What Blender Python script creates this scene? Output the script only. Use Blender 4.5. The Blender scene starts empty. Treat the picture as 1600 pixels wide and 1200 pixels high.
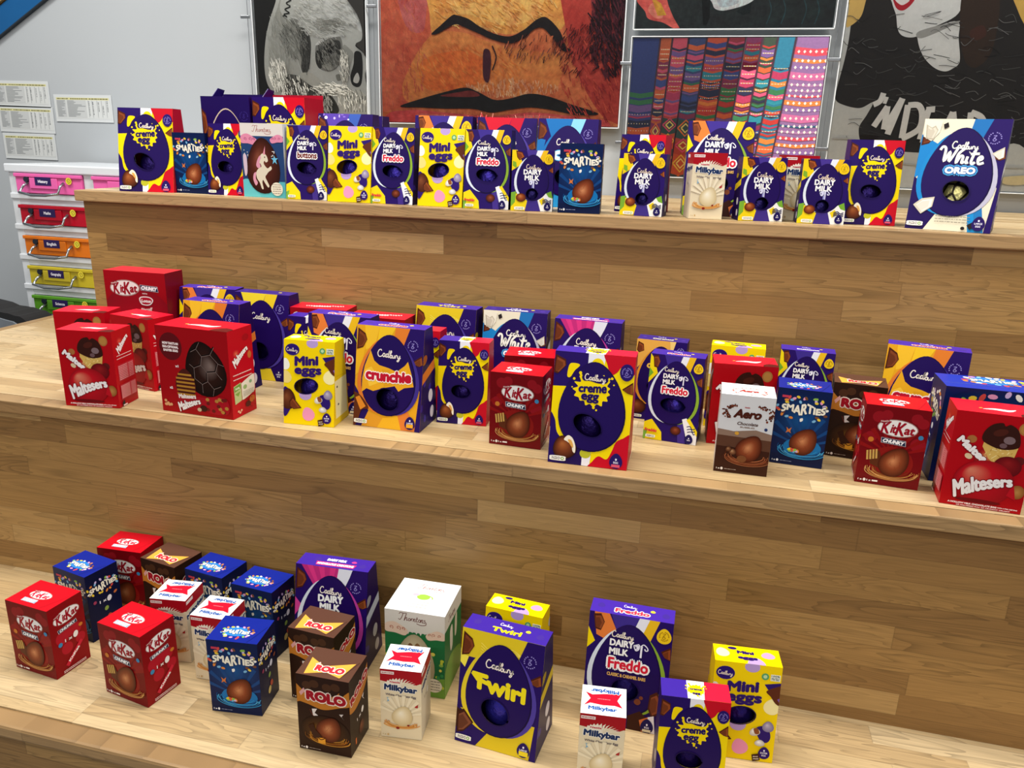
import bpy, math, random
from mathutils import Vector, Matrix
from mathutils.geometry import tessellate_polygon

# ------------------------------------------------------------------ camera, world, lights, exposure
scene = bpy.context.scene
COL = scene.collection
view = scene.view_settings
view.view_transform = 'Standard'
view.look = 'None'
view.gamma = 1.0
view.use_curve_mapping = False
view.exposure = 0.0

CAM_F, CAM_YAW, CAM_PITCH, CAM_ROLL = 1215.43, 0.237061, -0.294867, 0.029839   # focal length in pixels of a 1600 wide frame
cam_data = bpy.data.cameras.new('camera')
cam_data.sensor_fit = 'HORIZONTAL'
cam_data.sensor_width = 36.0
cam_data.lens = CAM_F / 1600.0 * 36.0
cam_data.clip_start = 0.02
cam = bpy.data.objects.new('camera', cam_data)
COL.objects.link(cam)
_f = Vector((-math.sin(CAM_YAW) * math.cos(CAM_PITCH), math.cos(CAM_YAW) * math.cos(CAM_PITCH), math.sin(CAM_PITCH)))
_r = Vector((math.cos(CAM_YAW), math.sin(CAM_YAW), 0))
_u = _r.cross(_f)
_r, _u = _r * math.cos(CAM_ROLL) + _u * math.sin(CAM_ROLL), -_r * math.sin(CAM_ROLL) + _u * math.cos(CAM_ROLL)
_m = Matrix((_r, _u, -_f)).transposed().to_4x4()
_m.translation = Vector((0, 0, 1.494))
cam.matrix_world = _m
scene.camera = cam

world = bpy.data.worlds.new('room_light')
scene.world = world
world.use_nodes = True
world.node_tree.nodes['Background'].inputs['Color'].default_value = (0.93, 0.97, 1.0, 1)
world.node_tree.nodes['Background'].inputs['Strength'].default_value = 0.25

def area(name, loc, rot, sx, sy, power, color):
    d = bpy.data.lights.new(name, 'AREA')
    d.shape = 'RECTANGLE'; d.size = sx; d.size_y = sy; d.energy = power; d.color = color
    o = bpy.data.objects.new(name, d); COL.objects.link(o)
    o.location = loc; o.rotation_euler = rot
    return o
# hall ceiling panels over and before the steps, plus an added front-fill row
for i, (lx, ly, p) in enumerate(((-2.3, 1.4, 54), (-0.55, 1.4, 54), (1.2, 1.4, 54), (-2.3, -0.7, 18), (-0.55, -0.7, 18), (1.2, -0.7, 18), (-2.3, -2.8, 36), (-0.55, -2.8, 36), (1.2, -2.8, 36))):
    area('ceiling_and_fill_light', (lx, ly, 3.35), (0, 0, 0), 1.15, 0.55, p, (1.0, 0.965, 0.91))

# ------------------------------------------------------------------ helpers
def lin(h):
    h = h.lstrip('#')
    out = []
    for i in (0, 2, 4):
        c = int(h[i:i + 2], 16) / 255.0
        out.append(c / 12.92 if c <= 0.04045 else ((c + 0.055) / 1.055) ** 2.4)
    return tuple(out)
def mixc(a, b, t):
    a = lin(a) if isinstance(a, str) else a
    b = lin(b) if isinstance(b, str) else b
    return tuple(x + (y - x) * t for x, y in zip(a, b))

def new_mat(name):
    m = bpy.data.materials.new(name); m.use_nodes = True
    nt = m.node_tree
    return m, nt, nt.nodes['Principled BSDF']
def plain(name, col, rough=0.5, metal=0.0, spec=0.5, noise=0.0, scale=20.0):
    m, nt, b = new_mat(name)
    c = lin(col) if isinstance(col, str) else col
    b.inputs['Roughness'].default_value = rough
    b.inputs['Metallic'].default_value = metal
    b.inputs['Specular IOR Level'].default_value = spec
    tc = nt.nodes.new('ShaderNodeTexCoord'); n = nt.nodes.new('ShaderNodeTexNoise')
    n.inputs['Scale'].default_value = scale; n.inputs['Detail'].default_value = 4
    nt.links.new(tc.outputs['Object'], n.inputs['Vector'])
    r = nt.nodes.new('ShaderNodeValToRGB')
    r.color_ramp.elements[0].position = 0.3; r.color_ramp.elements[1].position = 0.7
    r.color_ramp.elements[0].color = (*[x * (1 - noise) for x in c], 1)
    r.color_ramp.elements[1].color = (*[min(1, x * (1 + noise)) for x in c], 1)
    nt.links.new(n.outputs['Fac'], r.inputs['Fac']); nt.links.new(r.outputs['Color'], b.inputs['Base Color'])
    return m
def printed(name, rough=0.36, spec=0.4, grain=0.0, gscale=60.0):
    """card or paper whose printed colours are stored with the mesh"""
    m, nt, b = new_mat(name)
    at = nt.nodes.new('ShaderNodeAttribute'); at.attribute_name = 'Col'
    b.inputs['Roughness'].default_value = rough
    b.inputs['Specular IOR Level'].default_value = spec
    if grain:
        tc = nt.nodes.new('ShaderNodeTexCoord'); n = nt.nodes.new('ShaderNodeTexNoise')
        n.inputs['Scale'].default_value = gscale; n.inputs['Detail'].default_value = 8; n.inputs['Roughness'].default_value = 0.75
        nt.links.new(tc.outputs['Object'], n.inputs['Vector'])
        mr = nt.nodes.new('ShaderNodeMapRange')
        mr.inputs['From Min'].default_value = 0.3; mr.inputs['From Max'].default_value = 0.7
        mr.inputs['To Min'].default_value = 1 - grain; mr.inputs['To Max'].default_value = 1 + grain
        mx = nt.nodes.new('ShaderNodeVectorMath'); mx.operation = 'SCALE'
        nt.links.new(n.outputs['Fac'], mr.inputs['Value'])
        nt.links.new(at.outputs['Color'], mx.inputs[0]); nt.links.new(mr.outputs['Result'], mx.inputs['Scale'])
        nt.links.new(mx.outputs['Vector'], b.inputs['Base Color'])
    else:
        nt.links.new(at.outputs['Color'], b.inputs['Base Color'])
    return m

def link(o, parent=None):
    COL.objects.link(o)
    if parent is not None: o.parent = parent
    return o
def mesh_obj(name, verts, faces, mat, parent=None, smooth=False):
    me = bpy.data.meshes.new(name)
    me.from_pydata([tuple(v) for v in verts], [], faces); me.update()
    if mat is not None: me.materials.append(mat)
    if smooth:
        for p in me.polygons: p.use_smooth = True
    return link(bpy.data.objects.new(name, me), parent)
class MB:
    """collects boxes and tubes into one mesh"""
    def __init__(s): s.v = []; s.f = []
    def box(s, x0, x1, y0, y1, z0, z1):
        n = len(s.v)
        s.v += [(x0, y0, z0), (x1, y0, z0), (x1, y1, z0), (x0, y1, z0), (x0, y0, z1), (x1, y0, z1), (x1, y1, z1), (x0, y1, z1)]
        s.f += [tuple(n + i for i in q) for q in ((0, 3, 2, 1), (4, 5, 6, 7), (0, 1, 5, 4), (1, 2, 6, 5), (2, 3, 7, 6), (3, 0, 4, 7))]
        return s
    def hexa(s, p):
        n = len(s.v); s.v += [tuple(q) for q in p]
        s.f += [tuple(n + i for i in q) for q in ((0, 3, 2, 1), (4, 5, 6, 7), (0, 1, 5, 4), (1, 2, 6, 5), (2, 3, 7, 6), (3, 0, 4, 7))]
        return s
    def tube(s, pts, r, seg=8, cap=True):
        pts = [Vector(p) for p in pts]; n0 = len(s.v); N = len(pts)
        for i, p in enumerate(pts):
            t = (pts[min(i + 1, N - 1)] - pts[max(i - 1, 0)]).normalized()
            a = t.cross(Vector((0, 0, 1)))
            if a.length < 1e-3: a = t.cross(Vector((1, 0, 0)))
            a.normalize(); b = t.cross(a)
            for k in range(seg):
                th = 2 * math.pi * k / seg
                s.v.append(tuple(p + a * (r * math.cos(th)) + b * (r * math.sin(th))))
        for i in range(N - 1):
            for k in range(seg):
                s.f.append((n0 + i * seg + k, n0 + i * seg + (k + 1) % seg, n0 + (i + 1) * seg + (k + 1) % seg, n0 + (i + 1) * seg + k))
        if cap:
            s.f.append(tuple(n0 + k for k in range(seg))[::-1]); s.f.append(tuple(n0 + (N - 1) * seg + k for k in range(seg)))
        return s
    def build(s, name, mat, parent=None, bevel=0.0, smooth=False):
        o = mesh_obj(name, s.v, s.f, mat, parent, smooth)
        if bevel:
            b = o.modifiers.new('bevel', 'BEVEL'); b.width = bevel; b.segments = 2; b.limit_method = 'ANGLE'
        return o
def tag(o, label=None, cat=None, group=None, kind=None):
    if label: o['label'] = label
    if cat: o['category'] = cat
    if group: o['group'] = group
    if kind: o['kind'] = kind
    return o
def empty(name, loc=(0, 0, 0), rz=0.0):
    o = bpy.data.objects.new(name, None); o.empty_display_size = 0.05
    o.location = loc; o.rotation_euler = (0, 0, rz)
    return link(o)

# ------------------------------------------------------------------ oak of the steps: finger-jointed staves with cathedral grain
def oak(name, across='Z', along='X', tones=((0.235, 0.122, 0.040), (0.335, 0.186, 0.060), (0.39, 0.222, 0.074), (0.47, 0.30, 0.122)), rowh=0.0475, stave=0.46):
    m, nt, b = new_mat(name)
    N, L = nt.nodes.new, nt.links.new
    def math_(op, a, c=None, d=None):
        n = N('ShaderNodeMath'); n.operation = op
        for i, q in enumerate((a, c, d)):
            if q is None: continue
            if isinstance(q, (int, float)): n.inputs[i].default_value = q
            else: L(q, n.inputs[i])
        return n.outputs[0]
    geo = N('ShaderNodeNewGeometry'); sep = N('ShaderNodeSeparateXYZ'); L(geo.outputs['Position'], sep.inputs[0])
    U = sep.outputs[along]; V = sep.outputs[across]
    vr = math_('DIVIDE', V, rowh); row = math_('FLOOR', vr); vf = math_('FRACT', vr)
    w1 = N('ShaderNodeTexWhiteNoise'); w1.noise_dimensions = '1D'; L(row, w1.inputs['W'])
    off = math_('MULTIPLY', w1.outputs['Value'], 7.3)
    ul = math_('ADD', math_('DIVIDE', U, stave), off)
    # uneven stave lengths
    wob = math_('MULTIPLY', math_('SINE', math_('MULTIPLY', ul, 2.1)), 0.28)
    ul = math_('ADD', ul, wob)
    colm = math_('FLOOR', ul); uf = math_('FRACT', ul)
    cid = N('ShaderNodeCombineXYZ'); L(row, cid.inputs[0]); L(colm, cid.inputs[1])
    w2 = N('ShaderNodeTexWhiteNoise'); w2.noise_dimensions = '3D'; L(cid.outputs[0], w2.inputs['Vector'])
    rid = w2.outputs['Value']
    sc = N('ShaderNodeSeparateColor'); L(w2.outputs['Color'], sc.inputs[0])
    # grain coordinates, shifted per stave
    gx = math_('ADD', U, math_('MULTIPLY', rid, 37.0)); gy = math_('ADD', V, math_('MULTIPLY', sc.outputs[0], 11.0))
    gv = N('ShaderNodeCombineXYZ'); L(math_('MULTIPLY', gx, 2.2), gv.inputs[0]); L(math_('MULTIPLY', gy, 21.0), gv.inputs[1])
    n1 = N('ShaderNodeTexNoise'); n1.inputs['Scale'].default_value = 1.0; n1.inputs['Detail'].default_value = 2.4; n1.inputs['Distortion'].default_value = 0.5
    L(gv.outputs[0], n1.inputs['Vector'])
    rings = math_('MULTIPLY', n1.outputs['Fac'], math_('ADD', 9.0, math_('MULTIPLY', sc.outputs[1], 12.0)))
    saw = math_('FRACT', rings)
    ringd = math_('POWER', saw, 3.0)
    fv = N('ShaderNodeCombineXYZ'); L(math_('MULTIPLY', gx, 9.0), fv.inputs[0]); L(math_('MULTIPLY', gy, 330.0), fv.inputs[1])
    n2 = N('ShaderNodeTexNoise'); n2.inputs['Scale'].default_value = 1.0; n2.inputs['Detail'].default_value = 3.0
    L(fv.outputs[0], n2.inputs['Vector'])
    # tone per stave
    ramp = N('ShaderNodeValToRGB'); e = ramp.color_ramp.elements
    e[0].position = 0.0; e[0].color = (*tones[0], 1)
    e[1].position = 1.0; e[1].color = (*tones[3], 1)
    k = e.new(0.35); k.color = (*tones[1], 1)
    k = e.new(0.7); k.color = (*tones[2], 1)
    L(rid, ramp.inputs['Fac'])
    dark = math_('SUBTRACT', 1.0, math_('MULTIPLY', ringd, math_('ADD', 0.10, math_('MULTIPLY', sc.outputs[2], 0.30))))
    fine = math_('ADD', 0.72, math_('MULTIPLY', n2.outputs['Fac'], 0.56))
    # knots
    kv = N('ShaderNodeCombineXYZ'); L(math_('MULTIPLY', U, 2.4), kv.inputs[0]); L(math_('MULTIPLY', V, 5.0), kv.inputs[1])
    vo = N('ShaderNodeTexVoronoi'); vo.inputs['Scale'].default_value = 1.0; L(kv.outputs[0], vo.inputs['Vector'])
    vsep = N('ShaderNodeSeparateColor'); L(vo.outputs['Color'], vsep.inputs[0])
    kn = N('ShaderNodeMapRange'); kn.inputs['From Min'].default_value = 0.015; kn.inputs['From Max'].default_value = 0.1
    L(vo.outputs['Distance'], kn.inputs['Value'])
    knot = math_('MAXIMUM', math_('ADD', 0.15, math_('MULTIPLY', kn.outputs[0], 0.85)), math_('GREATER_THAN', vsep.outputs[0], 0.45))
    # stave seams
    ev = math_('MINIMUM', vf, math_('SUBTRACT', 1.0, vf)); eu = math_('MINIMUM', uf, math_('SUBTRACT', 1.0, uf))
    seam = math_('MINIMUM', math_('MULTIPLY', ev, 38.0), math_('MULTIPLY', eu, 300.0))
    seam = math_('ADD', 0.72, math_('MULTIPLY', math_('MINIMUM', seam, 1.0), 0.28))
    tot = math_('MULTIPLY', math_('MULTIPLY', dark, fine), math_('MULTIPLY', knot, seam))
    mx = N('ShaderNodeVectorMath'); mx.operation = 'SCALE'; L(ramp.outputs['Color'], mx.inputs[0]); L(tot, mx.inputs['Scale'])
    L(mx.outputs[0], b.inputs['Base Color'])
    b.inputs['Roughness'].default_value = 0.42
    b.inputs['Specular IOR Level'].default_value = 0.35
    return m

# ------------------------------------------------------------------ setting: floor and back wall
FLOOR = MB().box(-6, 4, -3, 4.0, -0.05, 0).build('floor', plain('floor_vinyl', '#55585e', 0.5, noise=0.06, scale=30))
tag(FLOOR, kind='structure')
WALL_Y = 2.70
wallo = MB().box(-6, 4, WALL_Y, WALL_Y + 0.15, 0, 4.2).build('wall_back', plain('wall_paint', '#a7acb0', 0.75, noise=0.012, scale=3.0))
tag(wallo, kind='structure')

# ------------------------------------------------------------------ the three wide oak steps
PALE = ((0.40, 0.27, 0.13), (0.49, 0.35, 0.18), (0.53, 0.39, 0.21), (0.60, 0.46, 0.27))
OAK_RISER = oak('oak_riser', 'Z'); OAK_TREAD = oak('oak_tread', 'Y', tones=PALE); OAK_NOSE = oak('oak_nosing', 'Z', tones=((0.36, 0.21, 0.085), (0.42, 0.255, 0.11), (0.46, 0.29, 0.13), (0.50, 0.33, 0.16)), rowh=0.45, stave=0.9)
Z1, Z2, Z3 = 1.3492, 0.9019, 0.4497          # tread heights, top step first
Y1, Y2, Y3 = 1.835, 1.375, 0.930            # front edges of the treads
TH, OV = 0.029, 0.015                       # tread thickness and overhang
steps = empty('tiered_wooden_steps', (0, 1.4, 0))
tag(steps, 'three wide tiers of oak steps carrying the rows of egg boxes', 'steps')
def spart(name, boxes, mat, bevel=0.0):
    mb = MB()
    for q in boxes: mb.box(q[0], q[1], q[2] - 1.4, q[3] - 1.4, q[4], q[5])
    return mb.build(name, mat, steps, bevel)
XR = 2.9
spart('nosing', [(-1.695, XR, Y1, Y1 + 0.042, Z1 - TH, Z1)], OAK_NOSE, 0.003)
spart('nosing', [(-2.108, XR, Y2, Y2 + 0.042, Z2 - TH, Z2)], OAK_NOSE, 0.003)
spart('nosing', [(-2.75, XR, Y3, Y3 + 0.042, Z3 - TH, Z3)], OAK_NOSE, 0.006)
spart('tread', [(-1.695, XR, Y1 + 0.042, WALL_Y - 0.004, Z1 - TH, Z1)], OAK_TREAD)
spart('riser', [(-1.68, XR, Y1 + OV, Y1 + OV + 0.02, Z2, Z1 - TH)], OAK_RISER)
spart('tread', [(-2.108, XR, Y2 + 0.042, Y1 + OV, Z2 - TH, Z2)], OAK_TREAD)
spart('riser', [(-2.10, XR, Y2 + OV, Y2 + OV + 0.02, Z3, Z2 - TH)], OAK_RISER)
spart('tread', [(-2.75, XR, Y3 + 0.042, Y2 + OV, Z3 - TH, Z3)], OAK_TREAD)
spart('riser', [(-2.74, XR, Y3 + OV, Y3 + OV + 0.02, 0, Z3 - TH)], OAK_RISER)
spart('edge_trim', [(-2.142, -2.112, Y2, 2.22, Z2 - 0.05, Z2)], OAK_NOSE, 0.002)
spart('side_panel', [(-1.68, -1.66, Y1 + OV + 0.02, WALL_Y - 0.004, 0, Z1 - TH)], plain('side_panel_edge', '#d9c3a6', 0.5, noise=0.05))
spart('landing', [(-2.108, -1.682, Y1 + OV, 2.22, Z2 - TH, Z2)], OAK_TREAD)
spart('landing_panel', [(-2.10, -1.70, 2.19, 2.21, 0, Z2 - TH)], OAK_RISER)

# ------------------------------------------------------------------ flat printed artwork, drawn as coloured shapes on a panel
EPS = 0.00005
_TXT = {}
def text_tris(s):
    if s in _TXT: return _TXT[s]
    cu = bpy.data.curves.new('lettering', 'FONT'); cu.body = s; cu.resolution_u = 3
    o = bpy.data.objects.new('lettering', cu); COL.objects.link(o)
    dg = bpy.context.evaluated_depsgraph_get(); ev = o.evaluated_get(dg)
    me = ev.to_mesh(); me.calc_loop_triangles()
    pts = [(v.co.x, v.co.y) for v in me.vertices]; tris = [tuple(t.vertices) for t in me.loop_triangles]
    ev.to_mesh_clear(); bpy.data.objects.remove(o); bpy.data.curves.remove(cu)
    xs = [p[0] for p in pts]; x0, x1 = min(xs), max(xs)
    pts = [((x - (x0 + x1) / 2) / (x1 - x0), y / 0.7 - 0.5) for x, y in pts]   # width 1, capital height 1
    _TXT[s] = (pts, tris)
    return _TXT[s]
def spline(pts, closed=False, n=6):
    P = [tuple(p) for p in pts]; N = len(P); out = []
    rng = range(N) if closed else range(N - 1)
    for i in rng:
        if closed: p0, p1, p2, p3 = P[i - 1], P[i], P[(i + 1) % N], P[(i + 2) % N]
        else: p0, p1, p2, p3 = P[max(i - 1, 0)], P[i], P[i + 1], P[min(i + 2, N - 1)]
        for k in range(n):
            t = k / n
            out.append(tuple(0.5 * (2 * b + (c - a) * t + (2 * a - 5 * b + 4 * c - d) * t * t + (3 * b - a - 3 * c + d) * t ** 3) for a, b, c, d in zip(p0, p1, p2, p3)))
    if not closed: out.append(P[-1])
    return out
def area2(p): return sum(p[i - 1][0] * p[i][1] - p[i][0] * p[i - 1][1] for i in range(len(p)))
def half(poly, a, b, keep_in=True):
    """clip a convex polygon by the line a-b, keeping its left side"""
    out = []; n = len(poly)
    def d(p): return (b[0] - a[0]) * (p[1] - a[1]) - (b[1] - a[1]) * (p[0] - a[0])
    for i in range(n):
        p, q = poly[i - 1], poly[i]; dp, dq = d(p), d(q)
        if not keep_in: dp, dq = -dp, -dq
        if (dp >= 0) != (dq >= 0):
            t = dp / (dp - dq); out.append(tuple(x + (y - x) * t for x, y in zip(p, q)))
        if dq >= 0: out.append(q)
    return out
class Art:
    """a panel 100 wide; places are (x, percent down from the top), sizes are in hundredths of the width"""
    def __init__(s, ratio, base, shape=None, win=None):
        s.h = 100.0 * ratio; s.k = 0; s.items = []; s.win = None
        s.shape = shape or [(0, 0), (100, 0), (100, s.h), (0, s.h)]
        s._fill(s.shape, base)
        if win: s.window(*win)
    def Y(s, t): return s.h * (1 - t / 100.0)
    def _put(s, pts, tris, cols, step=True):
        s.k = (math.floor(s.k) + 1) if step else s.k + 0.12
        s.items.append((s.k, pts, tris, cols))
    def _fill(s, pts, col, step=True):
        if callable(col): cols = [col(*p) for p in pts]
        else:
            c = lin(col) if isinstance(col, str) else col; cols = [c] * len(pts)
        t = tessellate_polygon([[Vector((p[0], p[1], 0)) for p in pts]])
        s._put([tuple(p[:2]) for p in pts], [tuple(q) for q in t], cols, step)
    def poly(s, pts, col, step=True): s._fill([(x, s.Y(t)) for x, t in pts], col, step)
    def rect(s, x0, t0, x1, t1, col, step=True): s.poly([(x0, t0), (x1, t0), (x1, t1), (x0, t1)], col, step)
    def blob(s, pts, col, step=True, n=6): s._fill(spline([(x, s.Y(t)) for x, t in pts], True, n), col, step)
    def ell(s, x, t, rx, ry, col, rot=0, step=True, n=22):
        c, q = math.cos(math.radians(rot)), math.sin(math.radians(rot)); y = s.Y(t)
        s._fan([(x + rx * math.cos(a) * c - ry * math.sin(a) * q, y + rx * math.cos(a) * q + ry * math.sin(a) * c) for a in [2 * math.pi * i / n for i in range(n)]], col, step)
    def _fan(s, pts, col, step):
        c = lin(col) if isinstance(col, str) else col
        s._put(pts, [(0, i, i + 1) for i in range(1, len(pts) - 1)], [c] * len(pts), step)
    def eggpts(s, x, y, w, h, rot=0, n=40):
        out = []; c, q = math.cos(math.radians(rot)), math.sin(math.radians(rot))
        for i in range(n):
            a = 2 * math.pi * i / n; sy = math.sin(a)
            ex = w / 2 * math.cos(a) * (1 - 0.20 * sy - 0.05 * sy * sy); ey = h / 2 * sy
            out.append((x + ex * c - ey * q, y + ex * q + ey * c))
        return out
    def egg(s, x, t, w, h, col, rot=0, step=True): s._fan(s.eggpts(x, s.Y(t), w, h, rot), col, step)
    def ball(s, x, t, w, h, dark, mid, lite, rot=0, hx=-0.25, hy=0.3, egg=True):
        """a picture of a rounded thing: rings of printed colour round a light spot"""
        y = s.Y(t); R = 6
        outer = s.eggpts(x, y, w, h, rot, 28) if egg else [(x + w / 2 * math.cos(2 * math.pi * i / 28), y + h / 2 * math.sin(2 * math.pi * i / 28)) for i in range(28)]
        cx, cy = x + hx * w / 2, y + hy * h / 2
        pts = []; cols = []; tris = []
        for r in range(R + 1):
            f = 1 - r / R
            for p in outer:
                pts.append((cx + (p[0] - cx) * f, cy + (p[1] - cy) * f))
                cols.append(mixc(mid, dark, (f - 0.45) / 0.55) if f > 0.45 else mixc(lite, mid, f / 0.45))
        for r in range(R):
            for i in range(28):
                j = (i + 1) % 28; a, b, c, d = r * 28 + i, r * 28 + j, (r + 1) * 28 + j, (r + 1) * 28 + i
                tris += [(a, b, c), (a, c, d)]
        s._put(pts, tris, cols)
    def line(s, pts, w, col, closed=False, smooth=True, step=True, n=5):
        P = [(x, s.Y(t)) for x, t in pts]
        if smooth: P = spline(P, closed, n)
        s._ribbon(P, w, col, step)
    def _ribbon(s, P, w, col, step=True):
        c = lin(col) if isinstance(col, str) else col
        v = []; N = len(P)
        for i in range(N):
            a, b = P[max(i - 1, 0)], P[min(i + 1, N - 1)]; dx, dy = b[0] - a[0], b[1] - a[1]; l = math.hypot(dx, dy) or 1
            nx, ny = -dy / l * w / 2, dx / l * w / 2
            v += [(P[i][0] + nx, P[i][1] + ny), (P[i][0] - nx, P[i][1] - ny)]
        s._put(v, [q for i in range(N - 1) for q in ((2 * i, 2 * i + 1, 2 * i + 3), (2 * i, 2 * i + 3, 2 * i + 2))], [c] * len(v), step)
    def script(s, strokes, x, t, w, lw, col, slope=0.0, step=True):
        """hand lettering: strokes in letter units, scaled to width w and centred"""
        xs = [p[0] for q in strokes for p in q]; x0, x1 = min(xs), max(xs); f = w / (x1 - x0); y = s.Y(t)
        if step: s.k += 1
        for q in strokes:
            P = spline([(x + (p[0] - (x0 + x1) / 2) * f, y + (p[1] - 0.5) * f + slope * (p[0] - x0) * f) for p in q], False, 5)
            s._ribbon(P, lw, col, False)
    def text(s, st, x, t, w, h, col, bold=0.0, out=0.0, ocol='#ffffff', shear=0.0, rot=0.0, arc=0.0, warp=None):
        """lettering w wide with capitals h high; bold thickens the strokes, out adds an outline, arc > 0 drops the ends"""
        pts, tris = text_tris(st); y0 = s.Y(t); c, q = math.cos(math.radians(rot)), math.sin(math.radians(rot))
        base = []
        for u, v in pts:
            if warp: u, v = warp(u, v)
            X = u * w + shear * v * h; Yy = v * h - arc * (2 * u) ** 2
            base.append((x + X * c - Yy * q, y0 + X * q + Yy * c))
        for rad, cl in ((bold + out, ocol), (bold, col)):
            if cl is ocol and not out: continue
            s.k += 1; cc = lin(cl) if isinstance(cl, str) else cl
            nd = 8 if rad else 1
            for i in range(nd):
                dx, dy = rad * math.cos(2 * math.pi * i / nd), rad * math.sin(2 * math.pi * i / nd)
                s._put([(p[0] + dx, p[1] + dy) for p in base], tris, [cc] * len(base), False)
    def lines_text(s, x0, x1, t0, t1, n, col, seed=1, th=0.35):
        """rows of small print too fine to read"""
        r = random.Random(seed); s.k += 1
        for i in range(n):
            y = t0 + (t1 - t0) * i / max(n - 1, 1); x = x0
            while x < x1:
                l = r.uniform(1.2, 5.5); e = min(x + l, x1)
                s.rect(x, y - th / 2, e, y + th / 2, col, False); x = e + 0.9
    def window(s, x, t, rx, ry, rot=0):
        n = 26; c, q = math.cos(math.radians(rot)), math.sin(math.radians(rot)); y = s.Y(t)
        s.win = [(x + rx * math.cos(a) * c - ry * math.sin(a) * q, y + rx * math.cos(a) * q + ry * math.sin(a) * c) for a in [2 * math.pi * i / n for i in range(n)]]
        s.winc = (x, y, rx, ry)
        s._ribbon(s.win + s.win[:2], 3.0, '#150540'); s.krim = s.k
        s.win_out = [(x + (p[0] - x) * (1 + 1.0 / rx), y + (p[1] - y) * (1 + 1.0 / ry)) for p in s.win]
    def solve(s):
        """clip everything to the panel and cut the window through; triangles with a colour per corner"""
        out = []
        sh = s.shape if area2(s.shape) > 0 else s.shape[::-1]
        X0 = min(p[0] for p in sh); X1 = max(p[0] for p in sh); Y0 = min(p[1] for p in sh); Y1_ = max(p[1] for p in sh)
        rect = len(sh) == 4 and all(p[0] in (X0, X1) and p[1] in (Y0, Y1_) for p in sh)
        if s.win: wx0 = min(p[0] for p in s.win_out); wx1 = max(p[0] for p in s.win_out); wy0 = min(p[1] for p in s.win_out); wy1 = max(p[1] for p in s.win_out)
        for k, pts, tris, cols in s.items:
            for t in tris:
                p = [pts[i] + tuple(cols[i]) for i in t]
                if area2(p) < 0: p = p[::-1]
                if not (rect and all(X0 <= q[0] <= X1 and Y0 <= q[1] <= Y1_ for q in p)):
                    for i in range(len(sh)):
                        p = half(p, sh[i - 1], sh[i])
                        if len(p) < 3: break
                    if len(p) < 3: continue
                if s.win and not (max(q[0] for q in p) < wx0 or min(q[0] for q in p) > wx1 or max(q[1] for q in p) < wy0 or min(q[1] for q in p) > wy1):
                    rest = p; hole = s.win if k >= s.krim else s.win_out
                    for i in range(len(hole)):
                        a, b = hole[i - 1], hole[i]
                        o = half(rest, a, b, False)
                        if len(o) >= 3: out.append((k, o))
                        rest = half(rest, a, b)
                        if len(rest) < 3: break
                else: out.append((k, p))
        return out
    def mesh(s, name, O, U, V, scale, mat, back=False):
        O, U, V = Vector(O), Vector(U).normalized(), Vector(V).normalized(); Nn = U.cross(V)
        v = []; f = []; c = []
        for k, p in s.solve():
            n = len(v)
            for q in p:
                v.append(tuple(O + U * (q[0] * scale) + V * (q[1] * scale) + Nn * (k * EPS))); c += [q[2], q[3], q[4], 1.0]
            f.append(tuple(range(n, n + len(p))))
        me = bpy.data.meshes.new(name); me.from_pydata(v, [], f); me.update()
        at = me.color_attributes.new('Col', 'FLOAT_COLOR', 'POINT'); at.data.foreach_set('color', c)
        me.materials.append(mat)
        return me
CARD = printed('printed_card', 0.38, 0.16)
INNER = plain('bare_card_inside', '#241a3d', 0.8)

CAD = [[(0.95, 1.35), (0.75, 1.62), (0.35, 1.45), (0.05, 0.75), (0.25, 0.1), (0.7, 0.0), (1.15, 0.3)],
       [(1.8, 0.72), (1.5, 0.82), (1.25, 0.42), (1.42, 0.04), (1.7, 0.3), (1.82, 0.75), (1.76, 0.15), (2.0, 0.1)],
       [(2.55, 0.7), (2.25, 0.8), (2.05, 0.4), (2.22, 0.04), (2.52, 0.4), (2.85, 1.6), (2.6, 0.4), (2.7, 0.03), (2.95, 0.3)],
       [(2.95, 0.6), (3.35, 1.3), (3.22, 1.62), (3.03, 0.9), (3.05, 0.15), (3.3, 0.0), (3.5, 0.32), (3.35, 0.66), (3.15, 0.5)],
       [(3.6, 0.66), (3.58, 0.2), (3.78, 0.02), (4.03, 0.35), (4.1, 0.7), (4.05, 0.2), (4.22, 0.05)],
       [(4.3, 0.05), (4.38, 0.6), (4.52, 0.74), (4.78, 0.68)],
       [(4.85, 0.68), (4.85, 0.25), (5.05, 0.1), (5.28, 0.4), (5.4, 0.75), (5.25, -0.2), (4.98, -0.6), (4.78, -0.42), (5.6, 0.3)]]
WHITE_S = [[(0.0, 1.2), (0.2, 1.55), (0.5, 1.35), (0.5, 0.1), (0.95, 1.1), (0.98, 0.1), (1.65, 1.6)],
           [(2.25, 1.5), (1.75, 0.9), (1.65, 0.0), (1.95, 0.7), (2.2, 0.65), (2.15, 0.05), (2.4, 0.2)], [(2.62, 0.72), (2.52, 0.1), (2.75, 0.15)], [(2.72, 1.1), (2.78, 1.14)],
           [(3.25, 1.4), (3.0, 0.3), (3.12, 0.0), (3.35, 0.2)], [(2.85, 0.98), (3.65, 1.06)], [(3.55, 0.35), (3.95, 0.55), (3.85, 0.8), (3.6, 0.55), (3.7, 0.05), (4.15, 0.2)]]
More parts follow.
